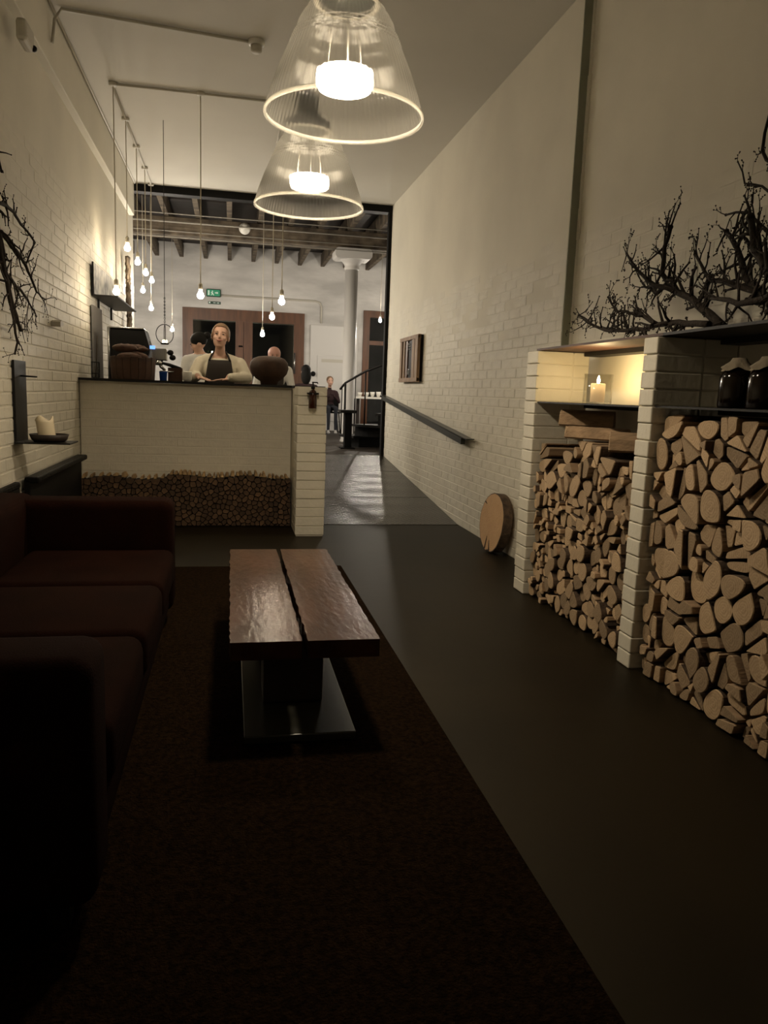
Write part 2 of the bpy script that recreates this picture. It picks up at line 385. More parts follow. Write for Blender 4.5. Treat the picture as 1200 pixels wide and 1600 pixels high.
# ---------------------------------------------------------------- counter
cnt = thing('bar_counter', 'white painted brick bar counter with thin black top', 'counter', (-.25, 7.0, 0))
pan = obj('front_panel', box((XL + .012, 6.9, 0), (.535, 7.0, CT - .022)), M_PLASTER, cnt)
brick_field(pan, (XL + .02, 6.9), (1, 0), 0, 1.77, .0, CT - .03, 300, depth=.0022, fade=lambda c: 1)
pil = obj('end_pillar', box((.54, 6.252, 0), (.764, 7.35, CT - .022)), M_PLASTER, cnt)
k = 0; z = .012
while z < CT - .06:
    q = random.uniform(-.003, .003)
    obj('brick', box((.533 + q, 6.243 + random.uniform(-.003, .003), z), (.771 + q, 6.55, z + .072), .004), M_PAINT, pil); z += .0765
obj('counter_top', MB().box((XL + .012, 6.84, CT - .02), (.535, 7.45, CT)).box((.53, 6.60, CT - .02), (.80, 7.45, CT)), M_STEEL, cnt)

# ---------------------------------------------------------------- polygons for stacked wood
def clip(poly, n, d):                             # keep points with n.p <= d
    out = []
    for i in range(len(poly)):
        a = poly[i]; b = poly[(i + 1) % len(poly)]
        da = n[0] * a[0] + n[1] * a[1] - d; db = n[0] * b[0] + n[1] * b[1] - d
        if da <= 0: out.append(a)
        if da * db < 0:
            t = da / (da - db); out.append((a[0] + (b[0] - a[0]) * t, a[1] + (b[1] - a[1]) * t))
    return out
def area(p): return .5 * sum(p[i][0] * p[(i + 1) % len(p)][1] - p[(i + 1) % len(p)][0] * p[i][1] for i in range(len(p)))
def cen(p): return sum(q[0] for q in p) / len(p), sum(q[1] for q in p) / len(p)
def inset(p, g):
    out = list(p); n = len(p)
    for i in range(n):
        a = p[i]; b = p[(i + 1) % n]; ex, ey = b[0] - a[0], b[1] - a[1]; l = math.hypot(ex, ey)
        if l < 1e-6: continue
        nx, ny = ey / l, -ex / l
        out = clip(out, (nx, ny), nx * a[0] + ny * a[1] - g)
        if len(out) < 3: return []
    return out
def chaikin(p, t):
    o = []
    for i in range(len(p)):
        a = p[i]; b = p[(i + 1) % len(p)]
        o.append((a[0] + (b[0] - a[0]) * t, a[1] + (b[1] - a[1]) * t)); o.append((b[0] - (b[0] - a[0]) * t, b[1] - (b[1] - a[1]) * t))
    return o
def scatter(rr, u0, u1, v0, v1, spacing, top):
    pts = []; tries = 0; N_ = int((u1 - u0) * (v1 - v0) / (spacing(0, 0) ** 2) * 40) + 400
    grid = {}
    for _ in range(N_):
        u = rr.uniform(u0, u1); v = rr.uniform(v0, v1)
        if v > top(u): continue
        s = spacing(u, v); ok = True; gx, gy = int(u / .06), int(v / .06)
        for ix in range(gx - 3, gx + 4):
            for iy in range(gy - 3, gy + 4):
                for (a, b2) in grid.get((ix, iy), ()):
                    if (a - u) ** 2 + (b2 - v) ** 2 < s * s: ok = False; break
                if not ok: break
            if not ok: break
        if ok: pts.append((u, v)); grid.setdefault((gx, gy), []).append((u, v))
    return pts
def cells(pts, u0, u1, v0, top, reach=.3, cap=.09):
    out = []
    for (u, v) in pts:
        poly = [(max(u0, u - reach), max(v0, v - reach)), (min(u1, u + reach), max(v0, v - reach)), (min(u1, u + reach), v + reach), (max(u0, u - reach), v + reach)]
        poly = clip(poly, (0, 1), min(v + cap, top(u) + .02))
        for (a, b2) in pts:
            if (a, b2) == (u, v) or abs(a - u) > reach or abs(b2 - v) > reach: continue
            nx, ny = a - u, b2 - v; poly = clip(poly, (nx, ny), nx * (a + u) / 2 + ny * (b2 + v) / 2)
            if len(poly) < 3: break
        if len(poly) >= 3: out.append(poly)
    return out
def log_mb(poly, length, rr, bark_from=None, axis='x', bulge=.0):
    """a log with its end polygon (u, v) in the plane across the axis; end cap mi 0, sides bark 1 or split 2"""
    c = cen(poly); n = len(poly); mb = MB(); sc = rr.uniform(.92, 1.0); ch = .004
    r0 = [(c[0] + (q[0] - c[0]) * (1 - .05), c[1] + (q[1] - c[1]) * (1 - .05)) for q in poly]
    r2 = [(c[0] + (q[0] - c[0]) * sc, c[1] + (q[1] - c[1]) * sc) for q in poly]
    def P(d, q): return (d, q[0], q[1]) if axis == 'x' else (q[0], d, q[1])
    vs = [P(0, q) for q in r0] + [P(ch, q) for q in poly] + [P(length, q) for q in r2]
    fs = [list(range(n))]; ms = [0]
    for i in range(n):
        j = (i + 1) % n; fs += [(i, j, n + j, n + i), (n + i, n + j, 2 * n + j, 2 * n + i)]
        e = bark_from(i, n) if bark_from else 1
        ms += [0, e]
    fs.append(list(range(2 * n, 3 * n))); ms.append(0)
    mb.v = vs; mb.f = [list(f) for f in fs]; mb.m = ms; mb.sm = [False] * len(fs)
    return mb, c
def jig(rr, q, a, b, rot):
    c = cen(q); s = rr.uniform(a, b); t = rr.uniform(-rot, rot); ct, st_ = math.cos(t) * s, math.sin(t) * s
    return [(c[0] + (p[0] - c[0]) * ct - (p[1] - c[1]) * st_, max(.003, c[1] + (p[0] - c[0]) * st_ + (p[1] - c[1]) * ct)) for p in q]
def make_logs(rr, pls, frac_round):
    """turn cells into log end shapes: rounds, halves, wedges"""
    out = []
    for p in pls:
        c = cen(p); k = rr.random()
        if k < frac_round(c):
            q = inset(p, .002)
            if len(q) >= 3: out.append((jig(rr, chaikin(chaikin(q, .27), .25), 0.93, 0.995, .2), lambda i, n: 1))
            continue
        parts = [p]; cuts = 1 if k < .72 else 2; an = rr.uniform(0, PI)
        for cu in range(cuts):
            an2 = an + cu * rr.uniform(1.1, 1.9); nx, ny = math.cos(an2), math.sin(an2); d = nx * c[0] + ny * c[1] + rr.uniform(-.012, .012); nw = []
            for q in parts:
                a = clip(q, (nx, ny), d); b2 = clip(q, (-nx, -ny), -d)
                for t in (a, b2):
                    if len(t) >= 3 and abs(area(t)) > .0009: nw.append(t)
            parts = nw or parts
        for q in parts:
            q = inset(q, rr.uniform(.003, .006))
            if len(q) < 3 or abs(area(q)) < .0006: continue
            q = jig(rr, chaikin(q, .10) if rr.random() < .75 else chaikin(chaikin(q, .2), .25), .91, .99, .08)
            s0 = rr.randrange(len(q)); span = rr.uniform(.3, .5)
            out.append((q, (lambda s0, span: lambda i, n: 1 if ((i - s0) % n) < n * span else 2)(s0, span)))
    return out
FIRE = []                                         # (mesh builder, origin, size, bay)
def bay_logs(seed, y0, y1, top, spacing, fr, xf, bay):
    rr = random.Random(seed)
    pts = scatter(rr, y0, y1, 0.0, 1.3, spacing, top)
    for poly, bk in make_logs(rr, cells(pts, y0 + .003, y1 - .003, .004, top), fr):
        ln = rr.uniform(.27, .31); mb, c = log_mb(poly, ln, rr, bk)
        xo = xf + rr.uniform(0.0, .045); tl = rr.uniform(-.05, .05)
        mb.v = [(v[0] + xo + (v[1] - c[0]) * tl, v[1], v[2]) for v in mb.v]
        FIRE.append((mb, (xo, c[0], c[1]), abs(area(poly)), bay, bk(len(poly) - 1, len(poly)) == 1 and bk(len(poly) // 2, len(poly)) == 1 and bk(0, len(poly)) == 1, top(c[0])))
Y1a, Y1b, Y2a, Y2b = 4.335, 4.50, 3.03, 3.145     # brick fins of the wood store
top1 = lambda y: .93 + .05 * math.sin(y * 9) - (.05 if y > 3.9 else 0)
top2 = lambda y: 1.13 + .02 * math.sin(y * 13)
bay_logs(5, Y2b + .006, Y1a - .006, top1, lambda u, v: .066 if v < .62 else .085, lambda c: .62 if c[1] < .6 else .25, 1.80, 'a')
bay_logs(8, 1.93, Y2a - .006, top2, lambda u, v: .100 if v > .5 else .090, lambda c: .18 if c[1] > .55 else .42, 1.80, 'b')
vis = [t for t in FIRE if seen(t[1], 5)]
def shown(t): return t[2] / max(.5, (Vector(t[1]) - CAM).length) ** 2
vis.sort(key=shown, reverse=True); own = set(id(t) for t in vis[:292]); rest = MB()
for t in FIRE:
    if id(t) in own:
        o = obj('firewood_log', t[0], [M_END, M_BARK, M_SPLIT], None, t[1]); 
        kind_ = 'round firewood log' if t[4] else 'split wedge of firewood'
        row_ = 'on the floor row of' if t[1][2] < .09 else ('in the topmost row of' if t[1][2] > t[5] - .10 else ('in the upper part of' if t[1][2] > .55 else 'in the lower part of'))
        bay_ = 'the stack under the lit candle' if t[3] == 'a' else 'the stack under the dark bottles'
        tag(o, kind_ + ' ' + row_ + ' ' + bay_, 'log', kind_ + 's ' + row_ + ' ' + bay_)
    else: 
        off = len(rest.v); rest.v += t[0].v; rest.f += [[i + off for i in f] for f in t[0].f]; rest.m += t[0].m; rest.sm += t[0].sm
if rest.v:
    o = obj('firewood_remainder', rest, [M_END, M_BARK, M_SPLIT]); o['kind'] = 'stuff'; o['label'] = 'smaller firewood pieces filling the stacked wood store'; o['category'] = 'firewood'
# logs laid lengthwise on top of the first bay
rr = random.Random(2)
for (x, y, z, ln, ang, w_, h_, lab) in [(1.84, 4.08, 1.10, .30, .25, .085, .085, 'split log lying askew on top of the candle bay stack'),
                                        (1.80, 3.88, 1.03, .34, .5, .10, .06, 'pale flat split log lying topmost on the candle bay stack'),
                                        (1.92, 4.17, 1.02, .26, -.2, .07, .07, 'small split log behind others on top of the candle bay stack'),
                                        (1.83, 3.47, 1.005, .33, .1, .15, .09, 'broad split log lying on the stack beside the middle brick fin')]:
    poly = chaikin([(-w_ / 2, -h_ / 2), (w_ * .42, -h_ * .5), (w_ * .5, -h_ * .1), (w_ * .12, h_ * .62), (-w_ * .3, h_ * .3)], .14)
    mb, c = log_mb(poly, ln, rr, lambda i, n: 1 if i < n * .35 else 2)
    R = Matrix.Rotation(-ang - .4, 3, 'Z'); mb.v = [(R @ Vector(v)) + Vector((x, y, z)) for v in mb.v]
    tag(obj('firewood_log', mb, [M_END, M_BARK, M_SPLIT]), lab, 'log')

# kindling under the counter
KIN = []; rr = random.Random(21)
ktop = lambda u: .405 + .012 * math.sin(u * 11) + (.01 if u > -.5 else -.012)
pts = scatter(rr, XL + .03, .525, 0, .5, lambda u, v: .036, ktop)
for p in cells(pts, XL + .02, .528, .003, ktop, .16, .03):
    q = inset(p, .0025)
    if len(q) < 3 or abs(area(q)) < .0003: continue
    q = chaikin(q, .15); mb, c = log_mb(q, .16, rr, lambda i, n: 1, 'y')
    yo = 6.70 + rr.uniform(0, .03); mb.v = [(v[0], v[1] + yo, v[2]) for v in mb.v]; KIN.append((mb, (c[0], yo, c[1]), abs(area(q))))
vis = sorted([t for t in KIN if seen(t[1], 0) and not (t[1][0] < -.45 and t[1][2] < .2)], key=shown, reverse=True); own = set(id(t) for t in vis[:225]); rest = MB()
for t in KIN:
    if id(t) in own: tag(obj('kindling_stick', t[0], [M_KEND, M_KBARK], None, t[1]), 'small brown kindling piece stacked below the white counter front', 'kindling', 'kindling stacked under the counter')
    else:
        off = len(rest.v); rest.v += t[0].v; rest.f += [[i + off for i in f] for f in t[0].f]; rest.m += t[0].m; rest.sm += t[0].sm
o = obj('kindling_remainder', rest, [M_KEND, M_KBARK]); o['kind'] = 'stuff'; o['label'] = 'remaining tiny kindling pieces in the counter pile'; o['category'] = 'kindling'
x = XL + .05
while x < .50:                                    # pale sticks lying along the top, ends to the room
    wd = rr.uniform(.018, .04); h = rr.uniform(.015, .04); a = rr.uniform(-.25, .25)
    mb = MB(); zz = ktop(x) + .022
    for dx, dz in [(0, 0)]:
        p = [(-wd / 2, 0), (wd / 2, 0), (wd / 2 * rr.uniform(.1, .8), h), (-wd / 2 * rr.uniform(.1, .8), h)]
        mb.prism([(u + x + v * a, v + zz) for u, v in p], 'y', 6.71 + rr.uniform(0, .03), 6.885)
    tag(obj('kindling_stick', mb, M_KSIDE), 'pale split kindling stick along the top of the counter pile', 'kindling', 'pale sticks topping the kindling')
    x += wd + rr.uniform(.0, .02) + (.03 if x < -.55 else 0)

# ---------------------------------------------------------------- wood store: brick fins and shelves
def fin(name, ya, yb, ztop, label):
    t = thing(name, label, 'brick pillar', (1.98, (ya + yb) / 2, 0))
    obj('core', box((1.80, ya + .006, 0), (XN - .004 if yb < 4.4 else XR - .004, yb - .006, ztop - .01)), M_PLASTER, t)
    z = .002
    while z < ztop - .04:
        q = random.uniform(-.003, .003)
        xe = XN - .006 if yb < 4.4 else XR - .006
        obj('brick', box((1.786 + q, ya + random.uniform(0, .003), z), (2.01, yb - random.uniform(0, .003), z + .070), .005), M_PAINT, t)
        obj('brick', box((2.016, ya + random.uniform(0, .003), z), (xe, yb - random.uniform(0, .003), z + .070), .005), M_PAINT, t)
        z += .0743
fin('brick_fin', Y1a, Y1b, 1.487, 'white brick fin ending the wood store beside the wooden disc')
fin('brick_fin', Y2a, Y2b, 1.487, 'white brick fin between the candle bay and the bottle bay')
fin('brick_fin', 1.81, 1.925, 1.487, 'white brick fin closing the bottle bay past the bottles')
def shelf(name, ya, yb, z, label, x0=1.80, lip=True):
    t = thing(name, label, 'shelf', (1.98, (ya + yb) / 2, z))
    obj('plate', box((x0, ya, z - .008), (XN - .004, yb, z)), M_STEEL, t)
    if lip: obj('back_rail', box((XN - .09, ya + .02, z - .03), (XN - .006, yb - .02, z - .0085)), M_STEEL, t)
shelf('steel_shelf', Y2b + .002, Y1a - .002, 1.188, 'thin black steel shelf holding the glass candle jar')
shelf('steel_shelf', 1.93, Y2a - .002, 1.192, 'thin black steel shelf holding the dark bottles')
t = thing('top_board', 'dark timber board roofing the wood store below the bare branches', 'shelf', (1.98, 3.3, 1.4875))
M_REDWOOD = mat('red_brown_board', (0.075, 0.030, 0.016), .6, var=.4, scale=6, stretch=(5, .5, 1))
obj('plank', box((1.80, Y2a - .01, 1.4875), (XN - .004, Y1a + .06, 1.499)), M_REDWOOD, t)
obj('plank', box((1.80, 1.80, 1.4875), (XN - .004, Y2a - .012, 1.499)), M_STEEL, t)
obj('back_rail', box((XN - .11, Y2b + .02, 1.462), (XN - .006, Y1a - .02, 1.4873)), M_STEEL, t)
obj('back_rail', box((XN - .11, 1.95, 1.462), (XN - .006, Y2a - .02, 1.4873)), M_STEEL, t)

# candle in a glass cylinder
cx, cy, cz = 1.95, 3.87, 1.188
t = thing('candle_jar', 'lit cream pillar candle in a clear glass cylinder', 'candle', (cx, cy, cz))
obj('glass_cylinder', MB().lathe((cx, cy, cz), [(.0, .001), (.075, .001), (.077, .006), (.077, .158), (.0745, .158), (.0745, .008), (0, .008)], 32), G_CLEAR, t)
cn = obj('candle', MB().lathe((cx, cy, cz), [(0, .009), (.038, .009), (.039, .10), (.037, .108), (.031, .104), (.012, .098), (0, .097)], 24), mat('glowing_wax', (0.75, 0.62, 0.42), .5, emit=(1, .62, .28), estr=.35), t)
obj('wick', tube([(cx, cy, cz + .097), (cx + .002, cy, cz + .112)], .0015, 6), M_BLACK, cn)
obj('flame', MB().lathe((cx, cy, cz + .106), [(0, 0), (.0065, .007), (.0085, .016), (.0055, .030), (0, .045)], 12), M_FLAME, cn)

# dark bottles with linen caps
def bottle(x, y, z, s, label):
    t = thing('dark_bottle', label, 'bottle', (x, y, z), None)
    obj('body', MB().lathe((x, y, z), [(0, .001), (.062 * s, .001), (.066 * s, .01), (.066 * s, .115 * s), (.058 * s, .14 * s), (.03 * s, .158 * s), (.024 * s, .165 * s), (.024 * s, .19 * s), (0, .19 * s)], 28), M_DARKGLASS, t)
    rr = random.Random(int(y * 100)); n = 28; vs = [(x, y, z + .196 * s)]; fs = []
    for k, (r, h) in enumerate([(.026, .194), (.034, .178), (.05, .163), (.062, .150)]):
        for j in range(n):
            q = 2 * PI * j / n; f = 1 + (.22 * math.sin(q * 4 + 1) + .1 * math.sin(q * 7)) * k / 3
            vs.append((x + r * s * f * math.cos(q), y + r * s * f * math.sin(q), z + (h + .008 * k / 3 * math.sin(q * 5)) * s))
    for j in range(n): fs.append((0, 1 + j, 1 + (j + 1) % n))
    for k in range(3):
        for j in range(n): a = 1 + k * n; fs.append((a + j, a + n + j, a + n + (j + 1) % n, a + (j + 1) % n))
    obj('cloth_cap', MB().add(vs, fs, 0, True), M_CLOTHCAP, t)
bottle(1.93, 2.675, 1.192, 1.0, 'dark glass bottle with linen cap beside the bay brick fin')
bottle(1.94, 2.52, 1.192, 1.0, 'dark glass bottle with linen cap, second from the brick fin')
bottle(1.95, 2.36, 1.192, 1.0, 'dark glass bottle with linen cap, third from the brick fin')

# ---------------------------------------------------------------- bare branches
def twigs(mb, rr, p, d, ln, r, depth, gnarl=.35, flat=None):
    pts = [p]; rs = [r]; n = max(3, int(ln / .045)); q = p.copy(); dd = d.normalized()
    for i in range(n):
        dd = (dd + Vector((rr.uniform(-1, 1), rr.uniform(-1, 1), rr.uniform(-1, 1))) * gnarl).normalized()
        if flat: dd = Vector((dd.x * flat, dd.y, dd.z)).normalized()
        q = q + dd * ln / n; pts.append(q.copy()); rs.append(r * (1 - .55 * (i + 1) / n))
        if depth > 0 and rr.random() < .62:
            side = dd.cross(Vector((rr.uniform(-1, 1), rr.uniform(-1, 1), rr.uniform(-1, 1)))).normalized()
            nd = (dd * .6 + side * .9).normalized()
            if flat: nd = Vector((nd.x * flat, nd.y, nd.z)).normalized()
            twigs(mb, rr, q.copy(), nd, ln * rr.uniform(.28, .55), rs[-1] * .62, depth - 1, gnarl, flat)
        elif rr.random() < .5:                    # bud
            mb.ell(q + Vector((rr.uniform(-1, 1), rr.uniform(-1, 1), rr.uniform(-1, 1))) * rs[-1] * 1.2, (max(rs[-1] * 1.1, .003),) * 3, 5, 4)
    mb.tube(pts, rs, 5)
    mb.ell(pts[-1], (max(rs[-1] * 1.7, .0035),) * 3, 5, 4)
def branch(label, seed, stems, group=None, depth=3, cat='branch'):
    """stems: list of (points, radius, twig length); one connected branch"""
    rr = random.Random(seed); mb = MB()
    for pts, r, tl in stems:
        pts = [Vector(p) for p in pts]; fine = []
        for a, b in zip(pts[:-1], pts[1:]):
            n = max(2, int((b - a).length / .05))
            for i in range(n):
                f = a.lerp(b, i / n); fine.append(f + Vector((rr.uniform(-.5, .5), rr.uniform(-1, 1), rr.uniform(-1, 1))) * .008 * (1 if i else 0))
        fine.append(pts[-1]); k = len(fine); r = r * 1.25; rs = [r * (1 - .62 * i / (k - 1)) for i in range(k)]
        mb.tube(fine, rs, 7)
        if tl:
            for i in range(2, k):
                for _ in range(2 if depth > 2 else 1):
                    dd = (fine[i] - fine[i - 1]).normalized(); sd = Vector((rr.uniform(-.6, .6), rr.uniform(-1, 1), rr.uniform(-.6, 1))).normalized()
                    twigs(mb, rr, fine[i].copy(), dd * .5 + sd, tl * rr.uniform(.5, 1.1), rs[i] * .6, depth - 1, .3, .5)
        mb.ell(fine[-1], (rs[-1] * 1.5,) * 3, 6, 4)
    if stems[0][0][0][0] > 0: mb.v = [(min(v[0], XN - .006), v[1], max(v[2], 1.502) if v[1] < 4.42 else v[2]) for v in mb.v]
    else: mb.v = [(max(v[0], XL + .013), v[1], v[2]) for v in mb.v]
    return tag(obj('bare_branch', mb, M_TWIG), label, cat, group)
XB = 1.97
def bz(y, z, x=XB): return (x, y, z)
branch('dark gnarled bare branch reaching out over the candle bay', 4, [
    ([bz(2.86, 1.52), bz(3.0, 1.60), bz(3.1, 1.66), bz(3.22, 1.70), bz(3.36, 1.80), bz(3.36, 1.92), bz(3.32, 2.00)], .017, .15),
    ([bz(3.22, 1.70), bz(3.34, 1.74, 1.93), bz(3.47, 1.83, 1.9), bz(3.58, 1.92, 1.9)], .011, .13),
    ([bz(3.3, 1.75), bz(3.45, 1.72, 2.0), bz(3.6, 1.80, 2.0)], .010, .12)])
branch('low dark bare branch lying along the store board, tips past its end', 9, [
    ([bz(2.85, 1.525, 1.9), bz(3.1, 1.55, 1.88), bz(3.35, 1.54, 1.87), bz(3.6, 1.55, 1.86), bz(3.82, 1.60, 1.86), bz(3.98, 1.66, 1.86)], .012, .14),
    ([bz(3.2, 1.55, 1.88), bz(3.38, 1.62, 1.88), bz(3.55, 1.64, 1.86), bz(3.66, 1.72, 1.86)], .009, .12)])
branch('thick dark bare branch with curling twigs above the dark bottles', 15, [
    ([bz(2.45, 1.515), bz(2.6, 1.60), bz(2.75, 1.70), bz(2.82, 1.82), bz(2.9, 1.90)], .018, .15),
    ([bz(2.6, 1.60), bz(2.72, 1.66, 1.92), bz(2.92, 1.72, 1.92), bz(3.03, 1.83, 1.92)], .011, .13)])
branch('tall thin bare branch with long arching shoots over the bottles', 17, [
    ([bz(2.3, 1.52, 2.05), bz(2.45, 1.75, 2.05), bz(2.58, 1.95, 2.05), bz(2.72, 2.08, 2.05), bz(2.84, 2.2, 2.05), bz(2.82, 2.33, 2.05), bz(2.72, 2.47, 2.05)], .010, .06),
    ([bz(2.58, 1.95, 2.05), bz(2.72, 2.02, 2.05), bz(2.93, 2.10, 2.05), bz(2.99, 2.2, 2.05)], .006, .05),
    ([bz(2.45, 1.75, 2.05), bz(2.62, 1.82, 2.0), bz(2.82, 1.96, 2.0), bz(2.96, 1.98, 2.0)], .009, .12),
    ([bz(2.50, 1.8, 2.05), bz(2.6, 2.1, 2.05), bz(2.62, 2.28, 2.05), bz(2.55, 2.4, 2.05)], .006, .05)], depth=2)
branch('knotted dark bare branch resting on the board over the bottles', 23, [
    ([bz(2.1, 1.52, 1.9), bz(2.3, 1.56, 1.9), bz(2.5, 1.66, 1.9), bz(2.62, 1.78, 1.9), bz(2.66, 1.9, 1.9)], .026, .17),
    ([bz(2.4, 1.6, 1.9), bz(2.62, 1.58, 1.86), bz(2.8, 1.62, 1.86)], .014, .14)])
# branch hanging on the left wall
XW = -1.16
branch('dark bare branch hanging down the left brick wall above the sconce', 31, [
    ([(XW, 3.95, 2.62), (XW, 4.1, 2.45), (XW, 4.28, 2.20), (XW, 4.32, 2.0), (XW, 4.42, 1.8), (XW, 4.55, 1.62), (XW, 4.72, 1.48)], .018, .20),
    ([(XW, 4.32, 2.08), (XW, 4.6, 2.10), (XW, 4.86, 2.06), (XW + .03, 4.98, 2.0), (XW + .03, 4.86, 1.92), (XW + .02, 4.78, 1.84)], .009, .10),
    ([(XW, 4.40, 1.95), (XW + .03, 4.75, 1.84), (XW + .03, 4.98, 1.72), (XW + .03, 5.2, 1.70)], .009, .16),
    ([(XW, 4.45, 1.75), (XW + .02, 4.8, 1.66), (XW + .02, 5.0, 1.58)], .008, .16),
    ([(XW, 4.36, 1.9), (XW + .03, 4.4, 1.6), (XW + .03, 4.52, 1.40), (XW + .02, 4.5, 1.34)], .010, .14),
    ([(XW, 4.1, 2.45), (XW, 4.3, 2.4), (XW, 4.38, 2.28)], .009, .08)], depth=2)

# ---------------------------------------------------------------- sofa
so = thing('sofa', 'dark brown wool three seat sofa along the left brick wall', 'sofa', (-.75, 2.75, 0))
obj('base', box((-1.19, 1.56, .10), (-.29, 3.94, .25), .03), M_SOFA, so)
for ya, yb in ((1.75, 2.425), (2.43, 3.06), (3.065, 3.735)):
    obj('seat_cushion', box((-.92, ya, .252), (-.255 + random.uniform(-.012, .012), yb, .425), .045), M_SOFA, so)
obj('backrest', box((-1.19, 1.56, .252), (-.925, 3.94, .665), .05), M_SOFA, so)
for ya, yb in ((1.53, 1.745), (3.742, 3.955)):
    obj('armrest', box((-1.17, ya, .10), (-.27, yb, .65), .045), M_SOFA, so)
for x in (-.95, -.36):
    for y in (1.62, 3.86): obj('leg', box((x - .025, y - .025, .0225), (x + .025, y + .025, .11), .004), M_BLACK, so)

# black panels standing on the left wall
for ya, yb, lab in ((4.97, 6.62, 'long black padded panel standing by the kindling pile'), (2.6, 4.74, 'black padded panel standing between the sofa back and brick wall')):
    t = thing('wall_panel', lab, 'panel', (-1.19, (ya + yb) / 2, 0))
    xx = -1.235
    obj('board', box((xx, ya, .06), (xx + .035, yb, .60), .006), M_BLACK, t)
    obj('top_roll', box((xx, ya, .575), (-1.195 + (.045 if ya > 4.9 else 0), yb, .615), .012), mat('black_leather', (0.006, 0.0055, 0.005), .5, bump=.6, bscale=60, spec=.12), t)
    for y in (ya + .1, yb - .1): obj('foot', box((xx + .004, y - .03, 0), (xx + .032, y + .03, .062)), M_BLACK, t)

# ---------------------------------------------------------------- coffee table, rug
TZ = .38
tb = thing('coffee_table', 'low coffee table of two thick brown planks on dark block legs', 'table', (.25, 3.17, .02))
for xa, xb in ((.002, .240), (.258, .5)):
    bm = bmesh.new(); bmesh.ops.create_grid(bm, x_segments=8, y_segments=40, size=.5)
    mb = MB(); rr = random.Random(int(xb * 100)); nx, ny = 10, 44; vs = []
    edge = [[rr.uniform(-.003, .003) for _ in range(ny)] for _ in (0, 1)]
    def ex(i, j):
        u = i / (nx - 1); x = xa + (xb - xa) * u
        return x + (edge[0][j] * (1 - u) + edge[1][j] * u)
    for j in range(ny):
        for i in range(nx):
            y = 2.43 + 1.485 * j / (ny - 1); h = 0
            vs.append((ex(i, j), y, TZ + h))
    fs = [(j * nx + i, j * nx + i + 1, (j + 1) * nx + i + 1, (j + 1) * nx + i) for j in range(ny - 1) for i in range(nx - 1)]
    rim = [i for i in range(nx)] + [j * nx + nx - 1 for j in range(1, ny)] + [(ny - 1) * nx + i for i in range(nx - 2, -1, -1)] + [j * nx for j in range(ny - 2, 0, -1)]
    o0 = len(vs)
    for i in rim: vs.append((vs[i][0], vs[i][1], TZ - .062))
    for k in range(len(rim)): k2 = (k + 1) % len(rim); fs.append((rim[k], o0 + k, o0 + k2, rim[k2]))
    fs.append([o0 + k for k in range(len(rim))]); bm.free()
    mb.add(vs, fs[:(ny - 1) * (nx - 1)], 0, False); mb.f += [list(f) for f in fs[(ny - 1) * (nx - 1):]]; k_ = len(fs) - (ny - 1) * (nx - 1); mb.m += [0] * k_; mb.sm += [False] * k_; o = obj('plank', mb, M_TABLE, tb)
obj('leg', box((.125, 2.70, .053), (.345, 2.90, TZ - .063), .006), M_TABLEDARK, tb)
obj('leg', box((.125, 3.45, .053), (.345, 3.65, TZ - .063), .006), M_TABLEDARK, tb)
obj('base_slab', box((.05, 2.43, .024), (.43, 3.82, .052), .004), M_GLOSSBASE, tb)
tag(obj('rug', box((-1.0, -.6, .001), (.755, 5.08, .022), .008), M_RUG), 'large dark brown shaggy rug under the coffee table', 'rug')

# ---------------------------------------------------------------- pendants
def pendant(x, y, z, label):
    t = thing('pendant_lamp', label, 'lamp', (x, y, z), 'glass bell pendants')
    prof = [(.2905, 0), (.2925, .006), (.2895, .012), (.285, .03), (.274, .07), (.26, .11), (.244, .155), (.227, .195), (.209, .238), (.2055, .243), (.206, .250), (.199, .258), (.200, .266), (.192, .274), (.193, .282), (.184, .292), (.175, .325), (.158, .355), (.146, .368), (.143, .38), (.128, .395), (.112, .414)]
    prof = [(r_, h_ * .95) for r_, h_ in prof]
    sh = obj('glass_bell', MB().lathe((x, y, z), prof, 180, 0, flute=-.0016, smooth=False), G_BELL, t)
    obj('rim', MB().lathe((x, y, z), [(.286, -.003), (.2935, -.004), (.295, .003), (.2935, .010), (.287, .010), (.286, -.003)], 72), G_RIM, sh)
    cap = obj('metal_cap', MB().lathe((x, y, z), [(.0, .392), (.112, .392), (.112, .412), (.104, .43), (.07, .45), (.05, .49), (.05, .56), (.02, .575), (0, .575)], 36), M_STEELG, t)
    obj('collar', MB().lathe((x, y, z), [(.100, .380), (.118, .380), (.120, .390), (.100, .3915)], 36), M_PIPED, cap)
    for j in range(6):
        q = j * PI / 3 + .3; obj('screw', MB().ell((x + .121 * math.cos(q), y + .121 * math.sin(q), z + .385), (.006, .006, .006), 8, 6), M_STEELG, cap)
    lamp = obj('lamp_lens', MB().lathe((x, y, z), [(0, .104), (.06, .104), (.085, .105), (.092, .106)], 56), M_LAMP, t)
    obj('lamp_side', MB().lathe((x, y, z), [(.093, .105), (.094, .098), (.096, .096), (.098, .098), (.101, .146), (.094, .152), (0, .154)], 56), M_LAMPSIDE, t)
    for j in range(3):
        q = j * 2 * PI / 3 + .5; obj('lamp_wire', tube([(x + .07 * math.cos(q), y + .07 * math.sin(q), z + .153), (x + .05 * math.cos(q), y + .05 * math.sin(q), z + .39)], .0016, 5), M_WHITEMETAL, lamp)
    obj('stem', tube([(x, y, z + .575), (x, y, ZC - .02)], .007, 8), M_STEEL, t)
    obj('ceiling_rose', MB().lathe((x, y, ZC), [(0, -.045), (.035, -.045), (.05, -.03), (.05, -.001), (0, -.001)], 20), M_WHITEMETAL, t)
pendant(.405, 2.98, 2.20, 'prismatic glass bell pendant hanging over the near end of the coffee table')
